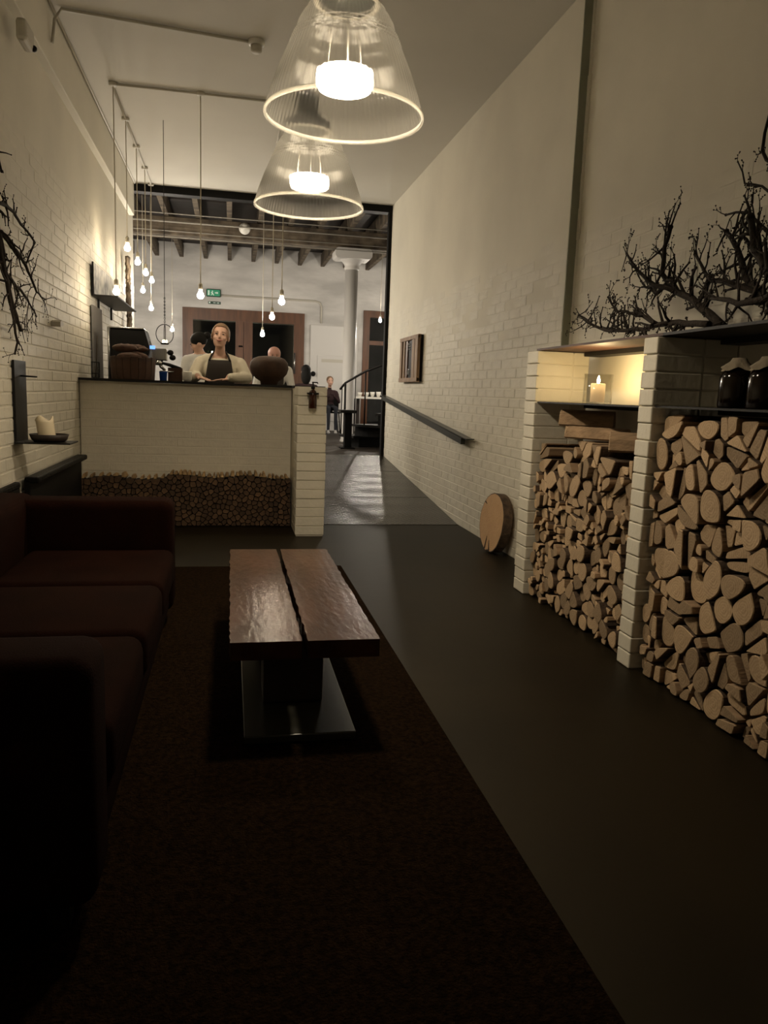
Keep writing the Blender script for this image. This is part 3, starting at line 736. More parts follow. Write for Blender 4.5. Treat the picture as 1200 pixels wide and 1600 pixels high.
pendant(.41, 4.32, 2.178, 'prismatic glass bell pendant hanging beyond the far end of the coffee table')

# ---------------------------------------------------------------- bare bulbs on cords
def bulb(x, y, z, ztop, label, group=None, mt=None, r=.030):
    t = thing('bulb_pendant', label, 'light bulb', (x, y, z), group)
    obj('bulb', MB().lathe((x, y, z), [(0, -r), (r * .5, -r * .87), (r * .87, -r * .5), (r, 0), (r * .9, r * .45), (r * .6, r * .95), (r * .45, r * 1.35), (r * .45, r * 1.6), (0, r * 1.6)], 16), mt or M_BULB, t)
    obj('socket', MB().lathe((x, y, z + r * 1.6), [(0, 0), (.016, 0), (.018, .01), (.017, .05), (.006, .062), (0, .062)], 14), M_CORD, t)
    obj('cord', tube([(x, y, z + r * 1.6 + .06), (x + .002, y, (z + ztop) / 2), (x, y, ztop - .002)], .0045, 6), M_CORD, t)
Yj = [7.18, 8.04, 8.89, 9.70]
ZB = ZC - .03
bulb(-.978, 7.18, 1.99, ZB, 'bare glowing bulb on a long cord beside the wall shelf', None)
bulb(-.265, 7.18, 2.00, ZB, 'bare glowing bulb on a long cord beside the smiling bartender')
bulb(.452, 7.18, 1.99, ZB, 'bare glowing bulb on a long cord above the big round pot')
for i, y in enumerate(Yj[1:]):
    bulb(-.987, y, 2.50, ZB, 'bare glowing bulb hung high on the left wall, %s from the rear opening' % ('fourth', 'third', 'second')[i], 'high bulbs along the left wall')
bulb(-.99, 10.44, 2.51, ZB, 'bare glowing bulb hung high on the left wall, right at the rear opening', 'high bulbs along the left wall')
bulb(.453, 8.86, 2.0, ZB, 'bare glowing bulb behind the counter, in front of the brown double door', None)
JZ = 4.141
bulb(.453, 11.5, 1.985, JZ, 'bare glowing bulb in the rear room in front of the right door leaf', None, M_BULB_B)
for p, lab in (((-1.19, 11.3, 2.48), 'bare glowing bulb nearest the bark slab end of the left wall'), ((-1.15, 12.0, 2.31), 'bare glowing bulb hanging in front of the grey rear wall, above the ring'), ((-1.03, 14.5, 2.19), 'bare glowing bulb beside the hanging ring candle holder'), ((2.763, 14.5, 2.557), 'bare glowing bulb hanging over the dark spiral stair'), ((-3.0, 13, 2.4), 'added unseen bulb brightening the rear room past the left wall'), ((4.2, 14.2, 2.4), 'added unseen bulb brightening the rear room past the stair')):  # last two bulbs are out of view, added to brighten the rear room
    bulb(*p, JZ, lab, None, M_BULB_B)

# conduits on the ceiling
def conduit(pts, label, r=.011, boxes=(), mt=M_PIPE, name='ceiling_conduit'):
    xs = pts[0]; t = thing(name, label, 'conduit', pts[0])
    obj('pipe', tube(pts, r, 8), mt, t)
    for b_ in boxes: obj('junction_box', MB().lathe((b_[0], b_[1], b_[2] - .026), [(0, 0), (.032, 0), (.036, .006), (.036, .024), (0, .024)], 16), mt, t)
    return t
conduit([(-.98, 7.18, ZC - .013), (.5, 7.18, ZC - .013)], 'painted conduit crossing the ceiling above the bar bulbs', boxes=[(-.978, 7.18, ZC - .002), (-.265, 7.18, ZC - .002), (.452, 7.18, ZC - .002)])
conduit([(-.987, 7.22, ZC - .013), (-.987, 10.46, ZC - .013)], 'painted conduit running along the ceiling over the left wall bulbs', boxes=[(-.987, y, ZC - .002) for y in Yj[1:]] + [(-.99, 10.44, ZC - .002)])
conduit([(.453, 7.22, ZC - .013), (.453, 8.9, ZC - .013)], 'short painted conduit on the ceiling behind the pendants', boxes=[(.453, 8.86, ZC - .002)])
conduit([(-1.19, 5.9, 3.45), (-1.17, 5.9, 3.6), (-1.13, 5.92, ZC - .013), (.13, 6.06, ZC - .013)], 'painted conduit bending from the left wall to the smoke detector', .011)
conduit([(-1.185, 5.0, ZC - .013), (-1.185, YO - .05, ZC - .013)], 'painted conduit in the corner between left wall and ceiling', .009)
t = thing('smoke_detector', 'small white smoke detector at the end of a ceiling conduit', 'smoke detector', (.17, 6.06, ZC - .06))
obj('base', MB().lathe((.17, 6.06, ZC - .032), [(0, 0), (.055, 0), (.06, .01), (.06, .031), (0, .031)], 24), M_WHITEMETAL, t)
obj('sensor', MB().lathe((.17, 6.06, ZC - .082), [(0, 0), (.03, 0), (.04, .012), (.042, .049), (0, .049)], 20), M_PIPE, t)
t = thing('wall_sensor', 'elongated grey sensor housing high on the left wall', 'sensor', (-1.19, 5.08, 3.1))
obj('housing', box((-1.199, 4.98, 3.10), (-1.14, 5.18, 3.22), .02), M_PIPE, t)
obj('lens', MB().ell((-1.14, 5.15, 3.12), (.018, .02, .018), 12, 8), M_STEEL, t)
tag(obj('wall_stub', MB().prism([(5.92, 1.585), (6.02, 1.60), (6.03, 1.615), (5.97, 1.635), (5.92, 1.62)], 'x', XL + .002, XL + .07), M_PIPE), 'small pale bracket stub on the left wall below the branch', 'bracket')

# ---------------------------------------------------------------- sconce on the left wall
t = thing('wall_sconce', 'tall black steel candle sconce on the left brick wall', 'sconce', (-1.2, 4.98, .83))
xs_ = XL + .010
obj('back_plate', box((xs_, 4.86, .83), (xs_ + .012, 5.12, 1.315)), M_STEEL, t)
obj('ledge', box((xs_ + .012, 4.80, .830), (-.93, 5.05, .838)), M_STEEL, t)
obj('hook', tube([(xs_ + .01, 4.99, 1.225), (-1.14, 4.97, 1.222)], .005, 6), M_STEEL, t)
sx, sy = -1.07, 4.92
t = thing('candle_dish', 'dark shallow dish on the sconce ledge', 'dish', (sx, sy, .839))
obj('bowl', MB().lathe((sx, sy, .839), [(0, 0), (.085, 0), (.10, .012), (.112, .045), (.104, .045), (.094, .016), (0, .010)], 28), M_TABLEDARK, t)
t = thing('pillar_candle', 'unlit cream pillar candle with hollowed top in the sconce dish', 'candle', (sx - .01, sy, .850))
vs = []; n = 24
rr = random.Random(4)
prof = [(.0, .0), (.047, .0), (.050, .01), (.050, .105), (.0505, .13), (.042, .128), (.034, .10), (0, .085)]
mb = MB().lathe((sx - .01, sy, .850), prof, n)
mb.v = [(v[0] - .13 * (v[2] - .85) , v[1], v[2] + (.014 * math.sin(3 * math.atan2(v[1] - sy, v[0] - sx + .01) + 1) if v[2] > .96 else 0)) for v in mb.v]
obj('wax', mb, M_WAX, t); obj('wick', tube([(sx - .02, sy, .935), (sx - .019, sy, .955)], .0018, 6), M_BLACK, t)

# ---------------------------------------------------------------- left wall shelf, print, bark slab
t = thing('wall_shelf', 'dark shelf board on the left brick wall holding a print', 'shelf', (-1.14, 8.3, 1.98))
obj('board', box((XL + .01, 7.58, 1.985), (-1.02, 9.0, 2.0), .003), M_STEEL, t)
for y in (7.9, 8.7): obj('bracket', box((XL + .01, y - .01, 1.86), (XL + .03, y + .01, 1.984)), M_STEEL, t)
t = thing('leaning_print', 'black and white print leaning on the left wall shelf', 'picture', (-1.21, 8.2, 2.001))
obj('backing', box((-1.238, 7.55, 2.001), (-1.225, 8.95, 2.285)), M_BLACK, t)
obj('print_face', box((-1.2248, 7.56, 2.006), (-1.222, 8.94, 2.280)), M_PRINT, t)
rr = random.Random(12); mb = MB(); n = 12; k = 30; vs = []
for i in range(k + 1):
    z = 1.86 + .82 * i / k
    for j in range(n):
        q = 2 * PI * j / n; r = .05 * (1 + rr.uniform(-.25, .3)); vs.append((-1.19 + .55 * r * math.cos(q) + .03 * (z - 2.2) * -.4, 9.75 + r * 1.6 * math.sin(q), z))
mb.add(vs, [(i * n + j, i * n + (j + 1) % n, (i + 1) * n + (j + 1) % n, (i + 1) * n + j) for i in range(k) for j in range(n)] + [list(range(n))[::-1], list(range(k * n, k * n + n))])
tag(obj('bark_slab', mb, mat('pale_bark', (0.22, 0.17, 0.12), .95, col2=(0.05, 0.035, 0.025), scale=9, bump=.7, bscale=25)), 'narrow upright slab of rough bark on the left wall', 'bark')

# ---------------------------------------------------------------- right wall: handrail, lath picture, wood disc
t = thing('handrail', 'dark steel handrail sloping along the right brick wall above the ramp', 'handrail', (2.07, 8.4, .8))
obj('rail', MB().prism([(10.35, 1.115), (6.60, .775), (6.60, .83), (10.35, 1.17)], 'x', 2.035, 2.075), M_STEELG, t)
obj('rail_cap', MB().prism([(10.42, 1.176), (6.45, .8305), (6.38, .8305), (6.38, .838), (6.45, .838), (10.42, 1.184)], 'x', 2.02, 2.09), M_STEELG, t)
for y in (6.8, 8.4, 10.0):
    zz = .80 + (y - 6.6) * .0907; obj('bracket', box((2.074, y - .02, zz - .01), (XR - .008, y + .02, zz + .02)), M_STEELG, t)
t = thing('lath_panel', 'wooden lath panel with dark slots hung on the right wall', 'wall art', (2.08, 8.95, 1.35))
obj('backing', box((XR - .035, 8.47, 1.35), (XR - .007, 9.42, 1.87)), M_BLACK, t)
for (a, c, pr, m_) in ((8.47, 8.60, .07, M_PLANK), (8.66, 8.78, .06, M_PLANK), (8.80, 8.86, .045, M_BROWNFRAME), (9.05, 9.14, .05, M_BROWNFRAME), (9.16, 9.24, .06, M_PLANK), (9.32, 9.42, .06, M_PLANK)):
    obj('lath', box((XR - pr, a, 1.352), (XR - .036, c, 1.868), .004), m_, t)
obj('lath', box((XR - .066, 8.47, 1.345), (XR - .03, 9.42, 1.395), .004), M_PLANK, t)
obj('lath', box((XR - .066, 8.47, 1.83), (XR - .03, 9.42, 1.875), .004), M_PLANK, t)
for k in range(7):
    zz = 1.43 + .018 * k if k < 4 else 1.72 + .03 * (k - 4); obj('wire_loop', tube([(XR - .05, 8.89, zz), (XR - .062, 8.95, zz + .012), (XR - .05, 9.02, zz)], .004, 6), M_SILVER, t)
# slice of trunk leaning on the wall
t = thing('wood_disc', 'thick round slice of tree trunk leaning on the right wall', 'wood slice', (2.06, 5.58, 0))
Rd = .232; n = 48; rr = random.Random(6); prof = [1 + .02 * math.sin(3 * 2 * PI * j / n + 1) + .01 * rr.uniform(-1, 1) - (.05 if j in (35, 36) else 0) for j in range(n)]
tilt = .10; RT = Matrix.Rotation(tilt, 3, 'Y') ; yaw = Matrix.Rotation(.05, 3, 'Z')
def dpt(d, q, f): return yaw @ (RT @ Vector((d, Rd * f * math.cos(q), Rd * f * math.sin(q)))) + Vector((2.035, 5.58, Rd + .004))
mb = MB(); vs = [dpt(-.035, 2 * PI * j / n, prof[j] * .97) for j in range(n)] + [dpt(.04, 2 * PI * j / n, prof[j] * .97) for j in range(n)]
mb.add(vs, [list(range(n))[::-1], list(range(n, 2 * n))])
obj('heartwood', mb, wood_rings('disc_wood', (0.50, 0.315, 0.165), (0.27, 0.155, 0.075)), t, (2.035, 5.58, Rd + .004))
mb = MB(); vs = []
for d, f in ((-.0345, .968), (-.034, 1.0), (.039, 1.0), (.0395, .968)):
    vs += [dpt(d, 2 * PI * j / n, prof[j] * f) for j in range(n)]
mb.add(vs, [(i * n + j, i * n + (j + 1) % n, (i + 1) * n + (j + 1) % n, (i + 1) * n + j) for i in range(3) for j in range(n)])
obj('bark_ring', mb, M_BARK, t)
for a, l in ((-1.35, .12), (-1.75, .10), (.7, .05)):
    pts = [dpt(-.0365, a + .02 * i, .95 - l * i * .9) for i in range(5)]; obj('crack', tube(pts, [.006, .005, .004, .003, .001], 5), M_TABLEDARK, t)

# soap dispenser on the counter pillar
sx, sy = .652, 6.205
t = thing('soap_dispenser', 'amber pump bottle bracketed to the counter end pillar', 'soap dispenser', (sx, sy, 1.06))
obj('bottle', MB().lathe((sx, sy, 1.06), [(0, 0), (.030, 0), (.033, .006), (.033, .12), (.026, .138), (.013, .148), (.013, .158), (0, .158)], 24), M_AMBER, t)
pp = obj('pump', MB().lathe((sx, sy, 1.218), [(0, 0), (.016, 0), (.016, .018), (.006, .02), (.006, .05), (0, .05)], 14), M_BLACK, t)
obj('nozzle', tube([(sx - .008, sy, 1.268), (sx + .035, sy, 1.268), (sx + .038, sy, 1.258)], .005, 6), M_BLACK, pp)
obj('bracket', MB().box((sx - .045, sy - .032, 1.172), (sx + .045, sy - .028 + .008, 1.186)).box((sx - .045, sy - .03, 1.172), (sx - .035, 6.238, 1.186)).box((sx + .035, sy - .03, 1.172), (sx + .045, 6.238, 1.186)), M_BLACK, t)

# ---------------------------------------------------------------- things on the counter
def cxy(): pass
# round pot
t = thing('round_pot', 'large dark brown rounded pot on the counter beside the bartender', 'pot', (.345, 7.12, CT))
obj('body', MB().lathe((.345, 7.12, CT), [(0, .001), (.075, .001), (.08, .03), (.12, .055), (.16, .10), (.176, .15), (.168, .20), (.14, .235), (.10, .250), (.06, .256), (0, .258)], 40), M_POT, t)
# crate of loaves
t = thing('wooden_crate', 'dark wooden bucket crate standing on the counter left end', 'crate', (-.84, 7.12, CT))
stv = 18
for j in range(stv):
    q = 2 * PI * j / stv; c, s_ = math.cos(q), math.sin(q); R = Matrix.Rotation(q, 3, 'Z'); mb = MB().box((.165, -.031, 0), (.180, .031, .185 + .005 * (j % 3)), 0, .003)
    mb.v = [R @ (Vector(v) * 1.0 + Vector((v[2] * .06, 0, 0))) + Vector((-.84, 7.12, CT + .001)) for v in mb.v]; obj('stave', mb, M_CRATE, t)
obj('bottom', MB().lathe((-.84, 7.12, CT + .001), [(0, 0), (.166, 0), (.166, .02), (0, .02)], 24), M_CRATE, t)
for k, (dx, dy, dz, a, sz) in enumerate([(-.02, -.098, .195, .1, .92), (.01, .0, .200, -.06, 1.1), (0, .098, .195, .08, .92), (-.06, -.052, .268, .2, .95), (.088, -.06, .262, -.35, .5), (.01, .05, .272, -.1, .95)]):
    mb = MB().ell((-.84 + dx, 7.12 + dy, CT + dz), (.112 * sz, .048 * sz, .038 * sz), 18, 10, 0, Matrix.Rotation(a, 3, 'Z'))
    mb.v = [Vector(v) + Vector((0, 0, .004 * math.sin(v[0] * 120) * math.sin(v[1] * 90))) for v in mb.v]
    tag(obj('bread_loaf', mb, M_LOAF), 'dark brown loaf heaped in the counter crate', 'bread', 'loaves in the crate')
# coffee machine behind
t = thing('coffee_machine', 'black boxy coffee machine with silver trim behind the crate', 'coffee machine', (-.86, 7.6, CT - .04))
obj('counter_leg', box((-1.1, 7.46, .20), (-.40, 7.9, CT - .03)), M_BLACK, t)
obj('body', MB().prism([(-1.09, CT - .03), (-.80, CT - .03), (-.735, CT + .30), (-.78, CT + .455), (-1.085, CT + .47), (-1.09, CT + .3)], 'y', 7.5, 7.85), M_BLACK, t)
obj('trim', box((-1.10, 7.485, CT + .462), (-.785, 7.86, CT + .475), .003), M_SILVER, t)
obj('corner_post', tube([(-1.095, 7.49, CT), (-1.095, 7.49, CT + .47)], .010, 8), M_SILVER, t)
gh = obj('group_head', box((-.72, 7.52, CT + .19), (-.585, 7.66, CT + .30), .008), M_SILVER, t)
obj('drip_spout', tube([(-.66, 7.56, CT + .19), (-.64, 7.55, CT + .13), (-.60, 7.55, CT + .10)], .014, 8), M_SILVER, gh)
pf = obj('portafilter', MB().lathe((-.66, 7.56, CT + .145), [(0, 0), (.035, 0), (.038, .02), (.038, .045), (0, .045)], 20), M_SILVER, t)
obj('handle', tube([(-.625, 7.55, CT + .165), (-.56, 7.53, CT + .15), (-.46, 7.50, CT + .115)], [.012, .016, .019], 10), M_BLACK, pf)
for z_, x_ in ((.265, -.555), (.22, -.535)): obj('knob', MB().ell((x_, 7.56, CT + z_), (.030, .026, .026), 14, 10), M_BLACK, t)
obj('blue_light', box((-.735, 7.50, CT + .29), (-.69, 7.519, CT + .32)), mat('blue_glow', (.1, .3, .9), .4, emit=(.15, .35, 1), estr=1.5), t)
# grey sheets by the wall
t = thing('metal_sheets', 'tall grey corrugated sheet leaning on the left wall behind the counter', 'sheet', (-1.2, 7.75, .2))
mb = MB(); n = 24; vs = []
for i in range(n):
    y = 7.5 + .022 * i; dx = .012 * (i % 2); vs += [(-1.235 + dx, y, .21), (-1.243 + dx, y, 1.90), (-1.231 + dx, y, .21), (-1.239 + dx, y, 1.90)]
fs = []
for i in range(n - 1):
    a = i * 4; b2 = a + 4; fs += [(a, b2, b2 + 1, a + 1), (a + 2, a + 3, b2 + 3, b2 + 2), (a + 1, b2 + 1, b2 + 3, a + 3), (a, a + 2, b2 + 2, b2)]
fs += [(0, 1, 3, 2), (4 * n - 4, 4 * n - 2, 4 * n - 1, 4 * n - 3)]
obj('sheet', mb.add(vs, fs), M_CURTAIN, t)
# wire cage lantern with stick
bx, by = -1.135, 7.0
t = thing('wire_basket', 'small wire basket on the counter against the left wall', 'basket', (bx, by, CT))
obj('cage', (lambda m: [m.tube([(bx + .034 * math.cos(2 * PI * j / 12), by + .034 * math.sin(2 * PI * j / 12), CT + .002), (bx + .034 * math.cos(2 * PI * j / 12), by + .034 * math.sin(2 * PI * j / 12), CT + .135)], .0018, 5) for j in range(12)] and m)(MB()), M_STEEL, t)
for h in (.006, .04, .135): obj('hoop', MB().tube([(bx + .034 * math.cos(2 * PI * j / 20), by + .034 * math.sin(2 * PI * j / 20), CT + h) for j in range(21)], .003, 6), M_STEEL, t)
obj('glass_liner', MB().lathe((bx, by, CT), [(0, .004), (.029, .004), (.029, .10), (.027, .10), (.027, .007), (0, .007)], 20), G_CLEAR, t)
tag(obj('thin_stick', tube([(bx, by, CT + .008), (bx + .012, by, CT + .2), (bx + .016, by + .02, CT + .36)], .004, 6), M_OLDWOOD), 'thin upright stick standing in the wire basket', 'stick')
# blue tub, brown box, white cup
tag(obj('blue_tub', MB().lathe((-.575, 7.0, CT), [(0, .001), (.030, .001), (.034, .07), (.036, .072), (.036, .078), (.031, .078), (.028, .006), (0, .006)], 24), M_BLUE), 'small blue plastic tub on the counter beside the crate', 'tub')
tag(obj('silver_pen', tube([(-.60, 6.96, CT + .082), (-.49, 7.02, CT + .079)], .006, 8), M_SILVER), 'slim silver utensil lying across the blue tub', 'utensil')
t = thing('brown_box', 'plain brown open box on the counter beside the blue tub', 'box', (-.485, 7.1, CT))
for lo, hi in (((-.54, 7.05, 0), (-.42, 7.058, .115)), ((-.54, 7.15, 0), (-.42, 7.158, .115)), ((-.54, 7.059, 0), (-.532, 7.149, .115)), ((-.428, 7.059, 0), (-.42, 7.149, .115)), ((-.531, 7.059, 0), (-.429, 7.149, .008))):
    obj('side', box((lo[0], lo[1], lo[2] + CT + .001), (hi[0], hi[1], hi[2] + CT + .001)), M_CRATE, t)
tag(obj('white_cup', MB().lathe((-.375, 7.05, CT), [(0, .001), (.030, .001), (.040, .02), (.043, .082), (.036, .09), (.030, .086), (.028, .01), (0, .008)], 24), M_WHITEMETAL), 'plain white cup on the counter beside the brown box', 'cup')

# hanging ring candle holder
hx, hy, hz = -.64, 8.0, 1.70
t = thing('ring_candle_holder', 'black wire sphere candle holder hanging on a chain behind the counter', 'candle holder', (hx, hy, hz - .11))
for a in (0, PI / 2.2): obj('hoop', MB().tube([(hx + .085 * math.sin(2 * PI * j / 28) * math.cos(a + .3), hy + .085 * math.sin(2 * PI * j / 28) * math.sin(a + .3), hz + .095 * math.cos(2 * PI * j / 28)) for j in range(29)], .004, 6), M_STEEL, t)
obj('dish', MB().lathe((hx, hy, hz - .10), [(0, 0), (.035, 0), (.045, .015), (.04, .016), (0, .008)], 18), M_STEEL, t)
obj('tealight', MB().lathe((hx, hy, hz - .09), [(0, 0), (.026, 0), (.026, .03), (.02, .034), (0, .036)], 16), mat('tealight_glow', (.9, .8, .6), .5, emit=(1, .8, .5), estr=6), t)
ch = obj('chain', tube([(hx, hy, hz + .16), (hx, hy, ZC - .003)], .003, 6), M_STEEL, t)
for k in range(16): obj('chain_link', MB().tube([(hx + .007 * math.cos(2 * PI * j / 8) * (k % 2), hy + .007 * math.cos(2 * PI * j / 8) * (1 - k % 2), hz + .105 + .016 * k + .011 * math.sin(2 * PI * j / 8)) for j in range(9)], .0022, 5), M_STEEL, ch)

# ---------------------------------------------------------------- people
def body(name, prims, voxel, mats, pick, parent, smooth=5):
    mb = MB()
    for p in prims:
        if p[0] == 'c': mb.caps(*p[1:])
        else: mb.ell(p[1], p[2], 18, 12, 0, p[3] if len(p) > 3 else None)
    me, o = mb.mesh('tmp', [], (0, 0, 0)); t = bpy.data.objects.new('tmp', me); COL.objects.link(t)
    r = t.modifiers.new('r', 'REMESH'); r.mode = 'VOXEL'; r.voxel_size = voxel
    s = t.modifiers.new('s', 'SMOOTH'); s.factor = .5; s.iterations = smooth
    dg = bpy.context.evaluated_depsgraph_get(); nm = bpy.data.meshes.new_from_object(t.evaluated_get(dg))
    bpy.data.objects.remove(t); bpy.data.meshes.remove(me)
    for m in mats: nm.materials.append(m)
    base = WL[parent.name]
    for f in nm.polygons: f.use_smooth = True; f.material_index = pick(f.center)
    for v in nm.vertices: v.co -= base
    nm.name = name
    return link(name, nm, base, parent)
def hand(p, d, up, s=1.0, curl=.5, side=1):
    """palm and five fingers; p wrist, d pointing direction, up = back of the hand"""
    p = Vector(p); d = Vector(d).normalized(); up = Vector(up); up = (up - d * up.dot(d)).normalized(); r = d.cross(up) * side; L = []
    for k in (-.026, -.009, .009, .026): L.append(('c', p + d * .015 * s + r * k * .8 * s, p + d * .085 * s + r * k * s, .013 * s, .012 * s))
    for k, ln in ((-.030, .060), (-.010, .075), (.010, .080), (.030, .070)):
        a = p + d * .088 * s + r * k * s; b_ = a + (d * .95 - up * .3 * curl) * ln * .55 * s; c = b_ + (d * (1 - .5 * curl) - up * .8 * curl) * ln * .5 * s
        L += [('c', a, b_, .0088 * s, .0082 * s), ('c', b_, c, .0082 * s, .007 * s)]
    a = p + d * .03 * s + r * .034 * s; b_ = a + (d * .55 + r * .7) * .04 * s; c = b_ + (d * .9 + r * .15 - up * .2) * .035 * s
    return L + [('c', a, b_, .012 * s, .010 * s), ('c', b_, c, .0095 * s, .008 * s)]
def face(parent, c, R, s=1.0, lip=(0.34, 0.12, 0.10), brow=M_HAIRB):
    """eyes, brows and mouth set into a head centred at c; R turns -Y (face forward)"""
    c = Vector(c)
    for sx_ in (-1, 1):
        e = c + R @ Vector((.031 * sx_, -.083, .010)) * s
        obj('eye', MB().ell(e, (.011 * s, .006 * s, .0052 * s), 12, 8, 0, R), mat('eye_dark', (0.02, 0.013, 0.01), .25), parent)
        pts = [c + R @ Vector((sx_ * (.016 + .012 * k), -.094 + .0045 * k * k * .7, .028 + .003 * math.sin(k * 1.2))) * s for k in range(4)]
        obj('eyebrow', tube(pts, [.0035 * s, .004 * s, .0035 * s, .002 * s], 6), brow, parent)
    pts = [c + R @ Vector((.026 * k / 3, -.094 + .0012 * k * k, -.052 + .0011 * k * k)) * s for k in range(-3, 4)]
    obj('mouth', tube(pts, [.002 * s, .0042 * s, .0055 * s, .0056 * s, .0055 * s, .0042 * s, .002 * s], 8), mat('lips%.2f' % lip[0], lip, .5), parent)
def head_prims(c, R, s=1.0):
    c = Vector(c); f = lambda x, y, z: c + R @ Vector((x, y, z)) * s
    return [('e', f(0, .012, .028), (.074 * s, .092 * s, .092 * s), R), ('e', f(0, -.028, -.035), (.060 * s, .062 * s, .078 * s), R), ('e', f(0, -.055, -.088), (.026 * s, .024 * s, .020 * s), R),
            ('c', f(0, -.086, .014), f(0, -.099, -.018), .0065 * s, .0105 * s), ('e', f(.036, -.058, -.022), (.026 * s, .026 * s, .022 * s), R), ('e', f(-.036, -.058, -.022), (.026 * s, .026 * s, .022 * s), R),
            ('e', f(.076, .012, -.008), (.010 * s, .020 * s, .030 * s), R), ('e', f(-.076, .012, -.008), (.010 * s, .020 * s, .030 * s), R)]
V = Vector
# bartender
wx, wy, zf = -.10, 7.58, .20
pe = thing('person', 'smiling person in cream shirt and dark apron leaning on the counter', 'person', (wx, wy, zf))
hc = V((wx + .005, wy - .06, 1.672)); HR = Matrix.Rotation(-.10, 3, 'X') @ Matrix.Rotation(.10, 3, 'Y') @ Matrix.Rotation(-.06, 3, 'Z')
pr = head_prims(hc, HR, 1.02) + [('c', (wx, wy - .005, 1.46), (wx + .003, wy - .035, 1.60), .052, .044),
    ('e', (wx, wy, 1.36), (.175, .115, .15)), ('e', (wx, wy + .01, 1.18), (.155, .11, .2)), ('e', (wx, wy + .02, 1.0), (.175, .12, .16)),
    ('c', (wx - .15, wy, 1.44), (wx - .04, wy - .005, 1.47), .058, .062), ('c', (wx + .15, wy, 1.44), (wx + .04, wy - .005, 1.47), .058, .062),
    ('c', (wx - .175, wy, 1.425), (wx - .245, wy - .05, 1.29), .066, .060), ('c', (wx + .185, wy, 1.425), (wx + .25, wy - .05, 1.30), .066, .058),
    ('c', (wx - .245, wy - .05, 1.285), (wx - .20, wy - .20, 1.298), .058, .044), ('c', (wx + .25, wy - .05, 1.30), (wx + .10, wy - .25, 1.292), .060, .042),
    ('c', (wx - .08, wy + .02, .95), (wx - .085, wy, .62), .085, .06), ('c', (wx - .085, wy, .62), (wx - .085, wy + .02, .28), .055, .04), ('c', (wx + .08, wy + .02, .95), (wx + .085, wy, .62), .085, .06), ('c', (wx + .085, wy, .62), (wx + .085, wy + .02, .28), .055, .04),
    ('c', (wx - .085, wy + .04, .245), (wx - .09, wy - .12, .236), .042, .034), ('c', (wx + .085, wy + .04, .245), (wx + .09, wy - .12, .236), .042, .034)]
pr += hand((wx + .09, wy - .255, 1.275), (-1, -.25, -.05), (0, 0, 1), .95, .25, -1) + hand((wx - .19, wy - .21, 1.285), (.6, -.6, -.12), (0, 0, 1), .95, .25, 1)
def pick_w(p):
    q = p
    if (q - hc).length < .135 and q.z > 1.53: return 0
    if q.z > 1.472 and abs(q.x - wx) < .07: return 0
    if q.y < wy - .235 and q.z < 1.36 and wx - .03 > q.x or (q.y < wy - .25 and q.x < wx + .075 and q.z < 1.36): return 0
    if q.z < .97: return 2
    return 1
body('body', pr, .0078, [M_SKIN, M_SHIRT, M_JEANS], pick_w, pe, 3)
face(pe, hc, HR, 1.02)
# hair: cap drawn back, parted
mb = MB(); n, k = 40, 18; vs = []
for i in range(k + 1):
    p = i / k
    for j in range(n):
        q = 2 * PI * j / n; fr = -math.sin(q)                     # 1 at the forehead, -1 at the nape
        u = min(1, max(0, (fr - .25) / .5)); u = u * u * (3 - 2 * u); th_ = p * (2.05 * (1 - u) + .93 * u + (.06 * abs(math.cos(q)) if u > .9 else 0))
        d = V((.086 * math.sin(th_) * math.cos(q), .106 * math.sin(th_) * math.sin(q), .102 * math.cos(th_)))
        vs.append(hc + HR @ (d * (1 + .012 * math.sin(q * 9)) + V((0, .014, .028))))
mb.add(vs, [(i * n + j, i * n + (j + 1) % n, (i + 1) * n + (j + 1) % n, (i + 1) * n + j) for i in range(k) for j in range(n)], 0, True)
mb.ell(hc + HR @ V((0, .125, .0)), (.048, .04, .045), 14, 10)
for sx_ in (-1, 1): mb.tube([hc + HR @ V((sx_ * .062, -.058, .062)), hc + HR @ V((sx_ * .078, -.045, .0)), hc + HR @ V((sx_ * .074, -.03, -.055))], [.004, .006, .0015], 6)
hr = obj('hair', mb, M_HAIRB, pe); hr.modifiers.new('thick', 'SOLIDIFY').thickness = .006
# apron
mb = MB(); vs = []; nu, nv = 13, 14
for j in range(nv):
    v = j / (nv - 1); z = 1.455 - .62 * v; hw = .105 + (.045 * min(1, v * 2.2)) 
    for i in range(nu):
        u = -1 + 2 * i / (nu - 1); x = u * hw; rx = .195; ry_ = .128 + (.012 if z < 1.1 else 0) - (max(0, z - 1.38) * .35)
        vs.append((wx + x, wy - ry_ * math.sqrt(max(.05, 1 - (x / rx) ** 2)) - .008, z))
mb.add(vs, [(j * nu + i, j * nu + i + 1, (j + 1) * nu + i + 1, (j + 1) * nu + i) for j in range(nv - 1) for i in range(nu - 1)], 0, True)
ap = obj('apron', mb, M_APRON, pe); ap.modifiers.new('thick', 'SOLIDIFY').thickness = .004
for sx_ in (-1, 1): obj('strap', tube([(wx + sx_ * .095, wy - .105, 1.45), (wx + sx_ * .075, wy - .075, 1.50), (wx + sx_ * .055, wy - .01, 1.535), (wx + sx_ * .02, wy + .05, 1.54)], .010, 6), M_APRON, ap)
